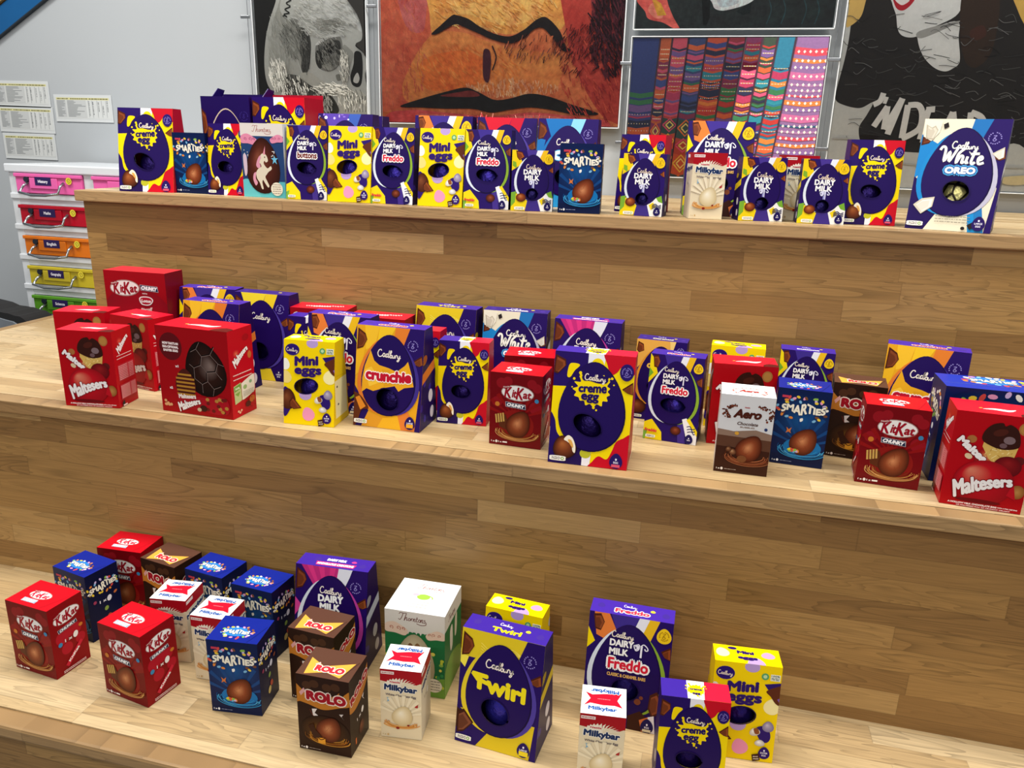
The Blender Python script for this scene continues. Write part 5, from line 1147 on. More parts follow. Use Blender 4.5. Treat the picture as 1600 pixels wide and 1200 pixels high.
    a.line([(89.5, 80.5), (91.4, 84), (90.3, 88.5)], 0.5, '#8a8880')
    a.line([(93.6, 80.5), (95.1, 84), (93.8, 88.4)], 0.5, '#8a8880')
    a.line([(34.7, 28.9), (31.6, 31.4), (34.5, 32.3), (30, 34), (33.5, 35.7), (28.5, 37.3), (32.4, 39.1), (27.4, 39.9), (30.1, 41.2), (26.5, 40.7), (28.9, 42.5)], 0.9, '#22221f')
    hatch(a, 22, 58, 11.6, 19.4, 300, ['#cfcfc7', '#c6c5bc', '#d8d8d0', '#bab9b0'], 70, 7, 0.3, 1)
    hatch(a, 35.6, 53.7, 12.4, 10.4, 200, ['#6f6e68', '#8b8a82', '#55544f', '#a9a89f', '#bab9b0', '#98978e'], 60, 6, 0.35, 2)
    hatch(a, 45.3, 60.6, 4.3, 10.5, 110, ['#3c3b38', '#55544f', '#6f6e68'], 80, 5, 0.4, 3)
    hatch(a, 65.4, 41, 27.7, 11.9, 420, ['#f0f0ea', '#e6e6e0', '#dcdcd4', '#e9e9e4', '#c0bfb6'], 30, 6, 0.4, 4)
    hatch(a, 68, 45.2, 12.6, 3.4, 90, ['#a9a89f', '#bab9b0', '#98978e'], 10, 5, 0.35, 5)
    hatch(a, 67, 61.5, 11, 8.6, 200, ['#3a3936', '#6c6b64', '#b4b3aa', '#8f8e87'], 60, 4, 0.35, 6)
    hatch(a, 34.8, 81, 12.9, 7, 200, ['#3a3936', '#55544f', '#8b8a82', '#c6c5bc'], 75, 5, 0.4, 7)
    hatch(a, 68.7, 80.7, 18.7, 3.4, 110, ['#cfcdc2', '#c4c2b8', '#b4b2a8'], 15, 5, 0.3, 8)
    hatch(a, 81, 68.3, 3.7, 10.5, 110, ['#a9a89f', '#bab9b0', '#98978e', '#6f6e68', '#8b8a82', '#55544f'], 80, 5, 0.35, 9)
    hatch(a, 59.4, 88.8, 9.9, 6.2, 130, ['#6f6e68', '#8b8a82', '#55544f'], 70, 5, 0.4, 10)
    hatch(a, 87.2, 87.6, 12.7, 5.2, 70, ['#dedcd0', '#b8b6aa', '#a8a69c'], 85, 4, 0.25, 11)
    hatch(a, 20.6, 73, 8.1, 9.8, 140, ['#a9a89f', '#bab9b0', '#98978e', '#c6c5bc', '#c0bfb6'], 75, 6, 0.3, 12)
    a.blob([(83.1, 27.8), (93.6, 40.3), (97.7, 47.8), (97.5, 53.8), (92.2, 56.3), (98.4, 60.6), (101.2, 66.5), (99.5, 73.5), (103.1, 85.7), (111.6, 83.8), (113.4, 28.1)], '#22211f')
def art_lips(a):
    a.blob([(-8.9, 51.3), (26, 52), (23.3, 71), (20.6, 77.5), (15, 85.9), (12.1, 94.6), (0.7, 97.3), (-11, 100.2)], '#d9694c')
    a.blob([(4.7, 51.6), (23.3, 52), (20.1, 69.3), (17.9, 75.9), (9.7, 72.5)], '#cf6a68')
    a.blob([(20.6, 77.5), (34.1, 75.9), (50, 79.2), (65.6, 80.8), (75.9, 82.4), (73.9, 90.6), (55.8, 92.4), (39.7, 90.9), (23.3, 92.7), (12.1, 94.6), (9.4, 89.4)], '#e28a4c')
    a.blob([(17.8, 83.4), (36.8, 80.8), (47.6, 85.8), (39.7, 90), (20.6, 91)], '#e8793a')
    a.blob([(20.2, 51.9), (21.2, 71), (22.8, 76.2), (28.7, 73.6), (32.7, 72.2), (38, 73.2), (44.6, 75.3), (55.1, 76.6), (62.7, 74.7), (68.9, 72.2), (76.6, 74.5), (78.7, 53.1)], '#eda857')
    a.blob([(28.6, 52.1), (30, 69.4), (39.3, 71.7), (55, 74.4), (67.5, 69.7), (69, 52.9)], '#f2bd6d')
    a.blob([(73.9, 53), (78.1, 77.6), (82.5, 85.6), (89.4, 93.8), (97.4, 98.6), (109.6, 96.8), (104.8, 53.6)], '#c2453b')
    a.blob([(91.9, 53.3), (94.7, 69.9), (99.1, 77.7), (102.3, 85.6), (108.2, 83.9), (104.8, 53.6)], '#3a1c24')
    a.blob([(86.5, 59.2), (90.9, 68.3), (96.9, 73), (95.4, 77.7), (87.5, 71.4)], '#8a3038')
    hatch(a, 10.1, 84.2, 9.3, 19.1, 160, ['#dd7a58', '#cc5a4a', '#d86a56'], 75, 3, 0.3, 21)
    hatch(a, 36.9, 85.8, 24.1, 6.6, 220, ['#e8934c', '#e0783a', '#e6843e'], 50, 3, 0.3, 22)
    hatch(a, 55.7, 90.4, 19.6, 2.2, 170, ['#eeb084', '#e8a070', '#f0bc94'], 80, 2, 0.35, 29)
    hatch(a, 48.4, 69.5, 25.8, 6.5, 220, ['#f2bd6d', '#eeb058', '#eaa552', '#f4c880'], 40, 3, 0.3, 30)
    a.blob([(22.2, 76.4), (26, 74.3), (30.8, 71.8), (33, 71.7), (38, 72.7), (42.5, 74.6), (48.6, 76.4), (55.1, 77.1), (60.7, 75.5), (65.7, 73), (69.7, 72.5), (75, 75.7), (77.7, 79.5), (79.8, 80.5), (76.8, 80.8), (72, 77.3), (68.4, 75.1), (64.8, 75.4), (60.8, 77.6), (55.2, 78.9), (47.9, 77.9), (42, 76.3), (36.7, 74.9), (32.5, 74), (28.2, 75.2), (24.4, 76.5)], '#20181a')
    a.blob([(44.5, 80.5), (46.9, 80.8), (47.5, 84.1), (46.6, 88.8), (44.5, 87.8), (44.1, 83.5)], '#4a2030')
    a.line([(47.9, 79.5), (49.6, 82.5), (48.1, 85.8)], 0.5, '#2a1a20')
    a.blob([(8.2, 95.7), (17.8, 93.5), (28.8, 91.5), (37, 90.4), (43, 91.7), (49.2, 93.5), (55.8, 93.1), (63.6, 91.8), (71.5, 92.4), (80.6, 94.3), (92.2, 96.7), (83.4, 97.1), (71.7, 95.8), (63.8, 95.4), (55.9, 96.1), (48, 96.9), (39.8, 96), (28.9, 96.1), (17.7, 95.9)], '#1e1a1c')
    a.blob([(0.6, 100), (12.1, 96.7), (28.9, 97.2), (48, 97.9), (63.9, 96.7), (76.9, 97.2), (89.8, 98.1), (97.6, 100.3), (99.2, 117.3), (0, 120.1)], '#d9585a')
    a.blob([(14.9, 98.4), (28.9, 97.8), (48, 98.6), (66.6, 97.4), (79.6, 98.9), (72.3, 105.8), (28.9, 106.6)], '#df7a74')
    a.blob([(26.1, 92.7), (34.3, 91.6), (39.7, 91.2), (43, 92.5), (37, 92.9)], '#7a2c2c')
    hatch(a, 88.9, 87.2, 12.4, 13, 220, ['#d65a48', '#a02c34', '#c24038'], 60, 3, 0.3, 24)
    hatch(a, 95.7, 75.3, 9, 11.8, 420, ['#2e1620', '#4a1f2c', '#5a2430', '#241018'], 70, 4, 0.5, 25)
    hatch(a, 83.3, 80.8, 9.6, 6.4, 120, ['#3a1a20', '#5a2024', '#8a3030'], 120, 2.5, 0.3, 26)
    hatch(a, 64.3, 80.5, 13, 3.5, 90, ['#3a1c1c', '#5a2c20', '#8a4428'], 110, 2.2, 0.3, 27)
    hatch(a, 53.4, 99.6, 39.3, 2.1, 160, ['#e79a90', '#c8444c', '#d8686a', '#b83a44'], 85, 1.8, 0.3, 23)
def art_flower(a):
    a.blob([(0, 80.3), (3, 73.8), (13.1, 74), (17.1, 84.9), (20, 92.6), (23.9, 100.9), (20.5, 100.1), (14.4, 95.9), (9.2, 94.5), (6.2, 92.5), (4.7, 88.1)], '#e0625c')
    a.blob([(6.3, 87), (8.6, 82.6), (13, 87.1), (14.2, 92.6), (10, 92.5)], '#e98a78')
    a.poly([(7.5, 78.3), (12.8, 82.7), (16.2, 90.9), (11.6, 91.4)], '#d9a03c')
    a.blob([(36.9, 74.5), (39.3, 83.1), (41, 86.9), (45.2, 88.2), (51.5, 86.5), (56.9, 84), (60.5, 80.3), (60.1, 75)], '#e3e6ea')
    a.blob([(41.3, 78.9), (46.2, 80.1), (52.8, 82.3), (48.2, 85.4), (43.3, 85.4)], '#c3ccd6')
    a.poly([(33.5, 78.8), (38, 78.8), (38.6, 92.8), (37.3, 98.3), (35.7, 98.2)], '#15181a')
    a.poly([(51.6, 88.7), (59.1, 82.4), (58.9, 89.9), (55.1, 91.4)], '#1a2022')
    a.line([(66.8, 79.4), (69.1, 87.9), (67.5, 97.4)], 0.5, '#2f4a52')
    a.line([(73.8, 79.5), (76.1, 88), (74.6, 97.5)], 0.5, '#2f4a52')
    a.line([(83.9, 79.7), (86.2, 88.1), (84.8, 97.6)], 0.5, '#2f4a52')
    a.line([(90.1, 79.8), (92.4, 88.2), (91, 97.6)], 0.5, '#2f4a52')
def art_figure(a):
    a.poly([(-2.7, 53.6), (61.6, 54.3), (75.6, 102.8), (4.1, 105)], '#d4d4cf')
    a.blob([(1.8, 59.3), (1.7, 65.2), (1.1, 70.5), (0.1, 76), (0.2, 79), (3.5, 80.3), (8.8, 80.9), (12.8, 79.5), (11.3, 82.6), (9.4, 85.7), (11, 89.4), (14.2, 90), (23, 91.1), (39.9, 91.3), (48, 90.6), (60.4, 88.5), (68.3, 88.3), (58.2, 53.1), (2.9, 52.5)], '#2a2624')
    a.blob([(0.2, 53.6), (5.2, 53.6), (5.3, 57.1), (4.4, 59.9), (1.5, 61.8), (0.2, 61.7), (0.3, 58.2)], '#e3bb6a')
    a.blob([(50.6, 54.1), (58.6, 54.2), (61.5, 64.7), (57.1, 62.4), (53.3, 58.5)], '#e0b45a')
    a.blob([(12.6, 52.6), (14, 56.6), (15.9, 59.4), (17, 62.3), (18.5, 63.8), (21, 64.4), (23.9, 64.1), (27.9, 62.3), (35.5, 59), (34.4, 52.9)], '#e4e3df')
    a.blob([(23.9, 62.9), (27.9, 62.3), (35.6, 60.9), (36.9, 64.7), (38.5, 69.8), (36.6, 71.5), (34.3, 72.1), (30.9, 71.3), (27.1, 69), (24.5, 65.8)], '#e9e8e4')
    a.blob([(24.1, 63), (35.6, 60.8), (35, 61.5), (25.3, 64.6)], '#a5a39e')
    a.blob([(13.9, 55.5), (15.5, 57.7), (17.5, 58.4), (19.4, 57.7), (21, 56.1), (21.2, 54.4), (13.6, 54.3)], '#b9212f')
    a.blob([(14.9, 55.8), (16.3, 56.9), (17.8, 57.1), (19.4, 56)], '#efe9e4')
    a.blob([(36.2, 54), (46.3, 54.1), (48.1, 66.4), (44.5, 71), (40.2, 69.8), (36.9, 62.9)], '#3a2a20')
    a.blob([(40.1, 63), (43.7, 61.8), (45.1, 64.1), (41.4, 65.2)], '#4a2a20')
    a.line([(11.7, 84.6), (14.5, 84.3), (16.9, 84.7)], 0.18, '#1a1817')
    a.line([(48.1, 62.2), (49.2, 63), (52.9, 63.3)], 0.18, '#5c5a58')
    a.line([(43.7, 67.1), (46.5, 67.4), (47.2, 66.9)], 0.18, '#5c5a58')
    a.line([(2.5, 75.4), (5.8, 75.3), (6.7, 75.4)], 0.18, '#5c5a58')
    a.line([(36.9, 81.7), (40, 82), (41.5, 82.5)], 0.18, '#1a1817')
    a.line([(64.7, 86.2), (66.7, 87.1), (70.5, 85.2)], 0.18, '#777573')
    a.line([(7.6, 69.1), (10.3, 69.6), (14.1, 69.1)], 0.18, '#3d3b3a')
    a.line([(21.2, 76.6), (24.4, 77.4), (26.3, 77.1)], 0.18, '#5c5a58')
    a.line([(33.7, 81.2), (35.6, 81.6), (38.5, 82.6)], 0.18, '#777573')
    a.line([(7.4, 79.1), (8.4, 78.6), (13.6, 78.9)], 0.18, '#5c5a58')
    a.line([(29.9, 68.3), (32.8, 68.7), (35.2, 69.1)], 0.18, '#3d3b3a')
    a.line([(36.8, 88.4), (39.6, 88.6), (42.8, 87.8)], 0.18, '#777573')
    a.line([(61.9, 76), (63.6, 75.8), (67.1, 77.6)], 0.18, '#5c5a58')
    a.line([(28.3, 84.7), (31.7, 85.6), (33.1, 83.8)], 0.18, '#3d3b3a')
    a.line([(25.4, 61.1), (28.4, 61.4), (29.4, 61.4)], 0.18, '#1a1817')
    a.line([(52.1, 71.3), (52.9, 71.6), (57.6, 71.1)], 0.18, '#5c5a58')
    a.line([(53.3, 77.8), (55.3, 77.4), (56.8, 78.2)], 0.18, '#777573')
    a.line([(5.5, 87.7), (6.7, 88.6), (10.8, 88.8)], 0.18, '#777573')
    a.line([(14.5, 62.6), (16.9, 62.5), (17.9, 61.9)], 0.18, '#3d3b3a')
    a.line([(44.2, 78.2), (45.8, 78.7), (48.7, 77.3)], 0.18, '#777573')
    a.line([(25.4, 71.6), (26.6, 71.1), (31.7, 71.9)], 0.18, '#3d3b3a')
    a.line([(61.5, 71.8), (64.4, 71.5), (65.5, 70.8)], 0.18, '#3d3b3a')
    a.line([(29.8, 74.1), (31.8, 74.9), (36.4, 74.8)], 0.18, '#1a1817')
    a.line([(16.3, 78.5), (18.2, 78.8), (20.9, 79.2)], 0.18, '#5c5a58')
    a.line([(45.3, 63.1), (46.4, 62.5), (48.4, 62.2)], 0.18, '#777573')
    a.line([(47.8, 71.4), (49, 70.7), (53.5, 70.4)], 0.18, '#3d3b3a')
    a.line([(62.4, 75.8), (63.8, 76.6), (68.8, 76.6)], 0.18, '#5c5a58')
    a.line([(24.3, 69.5), (25.8, 70), (28.9, 68.9)], 0.18, '#5c5a58')
    a.line([(59.5, 70.6), (61.2, 70), (64.5, 70.6)], 0.18, '#777573')
    a.line([(-0, 65.2), (1.9, 66.2), (6, 65)], 0.18, '#3d3b3a')
    a.line([(15.5, 62.2), (17.3, 62.5), (22.1, 63.5)], 0.18, '#1a1817')
    a.line([(50.2, 74.8), (51, 74.1), (53.6, 74.1)], 0.18, '#3d3b3a')
    a.line([(17.2, 69.1), (19.2, 68.8), (21.4, 68.2)], 0.18, '#3d3b3a')
    a.line([(56.9, 76.8), (60.2, 77.6), (60.6, 77.2)], 0.18, '#5c5a58')
    a.line([(21.1, 71.2), (23.1, 72.3), (24.7, 70.4)], 0.18, '#5c5a58')
    a.line([(42.6, 82.2), (44.4, 82.5), (46.3, 81.2)], 0.18, '#777573')
    a.line([(23.1, 68), (25.2, 67.5), (29.1, 67.1)], 0.18, '#5c5a58')
    a.line([(49.9, 60), (52.1, 59.5), (53.7, 61.3)], 0.18, '#5c5a58')
    a.line([(14.9, 82.7), (17.2, 82.2), (20, 83.5)], 0.18, '#3d3b3a')
    a.line([(45.5, 62.5), (48.4, 62.5), (52, 63.9)], 0.18, '#777573')
    a.line([(37.9, 80.2), (39.4, 79.8), (41.9, 79)], 0.18, '#777573')
    a.line([(46, 68.7), (47.7, 68.7), (49.3, 68.4)], 0.18, '#1a1817')
    a.line([(6.2, 65.6), (8.8, 66.7), (11.6, 66.5)], 0.18, '#777573')
    a.line([(18, 75.3), (19.5, 75), (21.5, 74.9)], 0.18, '#1a1817')
    a.line([(7.1, 76.3), (8.7, 76), (13.5, 75.2)], 0.18, '#3d3b3a')
    a.line([(23.8, 84.5), (26.9, 84.2), (28.4, 84.8)], 0.18, '#5c5a58')
    a.line([(13.7, 60), (15, 59.4), (18.5, 59.1)], 0.18, '#5c5a58')
    a.line([(-0.9, 59.6), (1.8, 59.6), (4.3, 61)], 0.18, '#5c5a58')
    a.line([(35.4, 82.7), (36.7, 83.7), (39.5, 83.8)], 0.18, '#3d3b3a')
    a.line([(51.9, 68.6), (52.9, 68.8), (57.8, 68.3)], 0.18, '#3d3b3a')
    a.line([(12.7, 86.6), (13.6, 86.4), (19.4, 87.7)], 0.18, '#3d3b3a')
    a.line([(12, 72.1), (13.3, 72.6), (17.4, 71.6)], 0.18, '#5c5a58')
    a.line([(44.2, 72.3), (46, 72), (48.9, 72.7)], 0.18, '#5c5a58')
    a.line([(25.4, 69.2), (26.7, 68.6), (30.8, 69.3)], 0.18, '#5c5a58')
    a.line([(3.8, 69.8), (4.9, 69.3), (8.4, 71)], 0.18, '#1a1817')
    a.line([(34.9, 64.4), (35.9, 64.6), (38.6, 64.2)], 0.18, '#1a1817')
    a.line([(61, 77.8), (62.3, 77.6), (66.7, 79.4)], 0.18, '#1a1817')
    a.line([(23.5, 77.3), (26.2, 77.7), (29.9, 76.7)], 0.18, '#5c5a58')
    a.line([(50.8, 78.1), (52.5, 78.3), (56.3, 77.4)], 0.18, '#777573')
    a.line([(48, 84.2), (49.8, 84.7), (53.7, 84.7)], 0.18, '#5c5a58')
    a.line([(61.6, 87.3), (63.6, 86.8), (65.4, 86.7)], 0.18, '#5c5a58')
    a.line([(32.1, 70.8), (34.5, 70.8), (38.2, 71.2)], 0.18, '#5c5a58')
    a.line([(31.8, 62.1), (33.1, 61.6), (37.1, 61.2)], 0.18, '#3d3b3a')
    a.line([(63.2, 77.1), (66.4, 77.6), (66.9, 78.4)], 0.18, '#3d3b3a')
    a.line([(61.4, 70.4), (64.1, 70.4), (64.9, 70.2)], 0.18, '#3d3b3a')
    a.line([(40.8, 73.5), (42.1, 73.6), (46.1, 75)], 0.18, '#777573')
    a.line([(18.1, 70.4), (20.5, 71.4), (23.3, 70.9)], 0.18, '#5c5a58')
    a.line([(42, 77), (44.7, 76.6), (46.2, 77.4)], 0.18, '#777573')
    a.line([(22.8, 81.7), (25.8, 81.8), (29.4, 83)], 0.18, '#3d3b3a')
    a.line([(36, 73.6), (39, 74.3), (41, 73.6)], 0.18, '#777573')
    a.line([(55.8, 85.7), (56.7, 86), (58.9, 85.3)], 0.18, '#3d3b3a')
    a.line([(4.8, 70.3), (7.7, 70.4), (10.7, 71.4)], 0.18, '#777573')
    a.line([(0.3, 72.4), (2.2, 72.2), (5.3, 73.5)], 0.18, '#1a1817')
    a.line([(10.8, 86.8), (12.7, 87.1), (17.8, 87.5)], 0.18, '#3d3b3a')
    a.line([(63, 72.7), (65.7, 72.7), (68.9, 74.3)], 0.18, '#777573')
    a.line([(45.5, 72.4), (47.8, 72), (50.6, 73.2)], 0.18, '#1a1817')
    a.line([(61, 69.1), (63.5, 70.1), (66.7, 70.7)], 0.18, '#5c5a58')
    a.line([(34.5, 81.2), (37, 81.7), (39.8, 81.2)], 0.18, '#3d3b3a')
    a.line([(44.9, 86.9), (47.8, 87.6), (51, 88)], 0.18, '#5c5a58')
    a.line([(21.9, 67.1), (24.7, 67.9), (26.8, 66.4)], 0.18, '#777573')
    a.line([(32, 73), (32.9, 73.2), (37.6, 73)], 0.18, '#777573')
    a.line([(4.7, 72.4), (6.1, 72.9), (8.4, 71.4)], 0.18, '#777573')
    a.line([(37.7, 65.5), (39.2, 66.3), (41.5, 64.6)], 0.18, '#777573')
    a.line([(31.6, 75.7), (32.4, 75.5), (37.6, 77.4)], 0.18, '#777573')
    a.line([(25.6, 81.2), (27.4, 81.1), (30.4, 80.7)], 0.18, '#777573')
    a.line([(44.9, 66.9), (47.1, 66.6), (50.5, 68.2)], 0.18, '#1a1817')
    a.line([(21, 72), (23.8, 72.7), (25, 72.6)], 0.18, '#3d3b3a')
    a.line([(56.9, 76.1), (59.3, 77), (60.9, 77.6)], 0.18, '#1a1817')
    a.line([(32.3, 63.5), (33.6, 64), (36.9, 64.5)], 0.18, '#3d3b3a')
    a.line([(6.4, 65.4), (8.9, 64.8), (10.5, 65.1)], 0.18, '#5c5a58')
    a.line([(57.8, 60.9), (60.2, 60.3), (63.4, 61.7)], 0.18, '#1a1817')
    a.line([(48.4, 83.1), (51.6, 83.5), (53.1, 84.4)], 0.18, '#5c5a58')
    a.line([(37.9, 64.4), (39.2, 64.2), (42.8, 65.5)], 0.18, '#3d3b3a')
    a.line([(14.7, 67.6), (16.9, 67.6), (19.5, 67.2)], 0.18, '#1a1817')
    a.line([(42.2, 86.1), (45.2, 85.4), (48.4, 87.4)], 0.18, '#777573')
    a.line([(60.2, 83.9), (61.5, 83.6), (64.2, 85.1)], 0.18, '#3d3b3a')
    a.line([(48, 60.5), (49.9, 61.3), (52.9, 61)], 0.18, '#777573')
    a.line([(9, 73), (12.1, 73.9), (12.3, 71.9)], 0.18, '#3d3b3a')
    a.line([(2, 67.4), (3.1, 66.8), (5.7, 68.1)], 0.18, '#777573')
    a.line([(47.6, 84.1), (50, 84), (53.3, 85.7)], 0.18, '#3d3b3a')
    a.line([(17.4, 76.7), (20.1, 76.2), (22.4, 77.5)], 0.18, '#5c5a58')
    a.line([(58.7, 75.1), (60.9, 75.7), (63.9, 76.6)], 0.18, '#5c5a58')
    a.line([(48.5, 81), (51.2, 81.6), (52.9, 82.6)], 0.18, '#3d3b3a')
    a.line([(2.7, 65.3), (4.5, 64.7), (8.5, 66.8)], 0.18, '#1a1817')
    a.line([(30.4, 62.3), (31.9, 61.9), (33.9, 63.1)], 0.18, '#1a1817')
    a.line([(52.8, 85.6), (54.8, 86.1), (56.7, 85.1)], 0.18, '#777573')
    a.line([(3.4, 60.3), (5.3, 60.9), (7.6, 59.6)], 0.18, '#1a1817')
    a.line([(55.2, 84.3), (56.7, 84.3), (59.2, 84.7)], 0.18, '#777573')
    a.line([(59.5, 74), (61.5, 74.9), (63.9, 73.2)], 0.18, '#1a1817')
    a.line([(35.1, 75.7), (38.1, 76), (39.8, 74.5)], 0.18, '#777573')
    a.line([(46.2, 65.2), (47.8, 65.1), (50.4, 64.5)], 0.18, '#5c5a58')
    a.line([(5.4, 83.7), (8, 83.5), (9.9, 83.5)], 0.18, '#777573')
    a.line([(48.9, 74.4), (49.6, 73.9), (53.3, 75.3)], 0.18, '#777573')
    a.line([(37.5, 72.5), (39, 72.6), (42.1, 73.5)], 0.18, '#1a1817')
    a.line([(56.3, 86.3), (59.5, 87), (60, 86.6)], 0.18, '#777573')
    a.line([(52.5, 79.8), (55.1, 79.7), (58.9, 80.4)], 0.18, '#1a1817')
    a.line([(21.5, 76.9), (23.2, 77.1), (24.8, 76.5)], 0.18, '#3d3b3a')
    a.line([(40.2, 86), (41.4, 86), (45.5, 84.9)], 0.18, '#5c5a58')
    a.line([(64.3, 79), (66.6, 78.6), (67.8, 79.5)], 0.18, '#5c5a58')
    a.line([(57.7, 82.4), (59.2, 83.1), (62.4, 82.4)], 0.18, '#777573')
    a.line([(57.9, 73.4), (60.5, 73.1), (61.8, 73.6)], 0.18, '#3d3b3a')
    a.line([(29.7, 79.2), (32.1, 80.1), (35.8, 80.1)], 0.18, '#777573')
    a.line([(23.9, 59.7), (26, 59.7), (29.7, 58.8)], 0.18, '#1a1817')
    a.line([(5.4, 84.9), (7.4, 84.4), (10.1, 85.7)], 0.18, '#5c5a58')
    a.line([(38.1, 83.5), (40.5, 84.5), (42.7, 84.6)], 0.18, '#777573')
    a.line([(35.1, 75.2), (38.2, 76.1), (39.8, 75.8)], 0.18, '#777573')
    a.line([(27.6, 63.2), (29.4, 62.8), (33.7, 64.9)], 0.18, '#777573')
    a.line([(45.5, 88.6), (48.2, 88.9), (50, 88.5)], 0.18, '#5c5a58')
    a.line([(61.4, 86.2), (64.2, 86.1), (66.4, 87.3)], 0.18, '#777573')
    a.line([(44.4, 84.3), (47.1, 84.2), (50.3, 84.5)], 0.18, '#3d3b3a')
    a.line([(24.5, 60), (25.6, 59.8), (30.6, 60.6)], 0.18, '#777573')
    a.line([(60.4, 71.3), (63.3, 71.1), (64.6, 70.9)], 0.18, '#777573')
    a.line([(50.4, 73.4), (52.9, 73.6), (56.9, 74.3)], 0.18, '#5c5a58')
    a.line([(3.1, 65.4), (4.4, 65.9), (6.6, 64.6)], 0.18, '#5c5a58')
    a.line([(28.3, 80.6), (31.1, 80), (34.1, 82.4)], 0.18, '#3d3b3a')
    a.line([(34.3, 69.4), (37.6, 70.4), (37.9, 69.9)], 0.18, '#1a1817')
    a.line([(56, 80.8), (59.3, 81.3), (60, 82)], 0.18, '#5c5a58')
    a.line([(52.5, 79), (53.5, 79), (57.7, 78.6)], 0.18, '#1a1817')
    a.line([(55.3, 62.9), (57.9, 62.4), (60, 64.3)], 0.18, '#3d3b3a')
    a.line([(10.1, 66.9), (13, 67.8), (15.5, 68.3)], 0.18, '#3d3b3a')
    a.line([(52.2, 77.4), (54.9, 76.9), (58, 78.3)], 0.18, '#777573')
    a.line([(63.4, 87.5), (64.9, 87.7), (68.3, 88.5)], 0.18, '#5c5a58')
    a.line([(14.2, 67.4), (16.8, 67.4), (17.8, 66.8)], 0.18, '#5c5a58')
    a.line([(36.1, 77.1), (37.2, 77.1), (40.4, 78)], 0.18, '#777573')
    a.line([(32.6, 73.9), (34.8, 73.6), (36.7, 74.9)], 0.18, '#1a1817')
    a.line([(32.2, 61.2), (33.9, 61.7), (37.8, 62.4)], 0.18, '#3d3b3a')
    a.line([(21.3, 73.8), (22.8, 73.3), (25, 73.4)], 0.18, '#5c5a58')
    a.line([(44.2, 83.6), (45, 83.2), (47.9, 84)], 0.18, '#777573')
    a.line([(24.8, 59.6), (25.6, 59.4), (29.8, 58.7)], 0.18, '#3d3b3a')
    a.line([(19.9, 77.8), (22.8, 77.5), (25.6, 77.7)], 0.18, '#5c5a58')
    a.line([(15.7, 77.3), (14.9, 79.2), (12.9, 80.1)], 1.9, '#e6e5e1')
    a.line([(17, 78.2), (16.5, 79.8)], 1.2, '#e6e5e1')
    a.line([(17.7, 80.4), (14.1, 85.3)], 2, '#e6e5e1')
    a.line([(17.7, 80.4), (17.6, 85.9)], 1.9, '#e6e5e1')
    a.line([(17.6, 85.9), (22.1, 78.5)], 1.9, '#e6e5e1')
    a.line([(22.1, 78.5), (19.1, 87.1)], 2.1, '#e6e5e1')
    a.line([(24.3, 80), (24, 87.9)], 2.1, '#e6e5e1')
    a.line([(24.3, 80.1), (27.7, 80.1), (29.4, 82.3), (29, 85.7), (24, 88.1)], 2, '#e6e5e1')
    a.line([(30.4, 81.1), (33.2, 80.9)], 2, '#e6e5e1')
    a.line([(31.2, 81.1), (30, 88.1)], 2, '#e6e5e1')
    a.line([(29.9, 84.5), (32.4, 84.4)], 2, '#e6e5e1')
    a.line([(30.2, 88.1), (33.4, 88.4)], 2, '#e6e5e1')
    a.line([(39.1, 81.5), (36, 88.9)], 2, '#e6e5e1')
    a.line([(39.1, 81.5), (41.9, 89.1)], 2, '#e6e5e1')
    a.line([(37.7, 85.9), (40.6, 85.8)], 1.8, '#e6e5e1')
    a.line([(44.8, 81.5), (45.6, 89.4)], 2, '#e6e5e1')
    a.line([(44.8, 81.5), (48.4, 82.7), (49.5, 85.4), (45.6, 89.4)], 2, '#e6e5e1')
    a.blob([(57.8, 96.8), (65.6, 96), (69.9, 96.8), (66.2, 98.1), (60.2, 98.3)], '#dfd0a4')
    a.line([(0.8, 88.3), (9.6, 88.8), (23.6, 93.9), (65.1, 94.1)], 0.5, '#b9bab8')

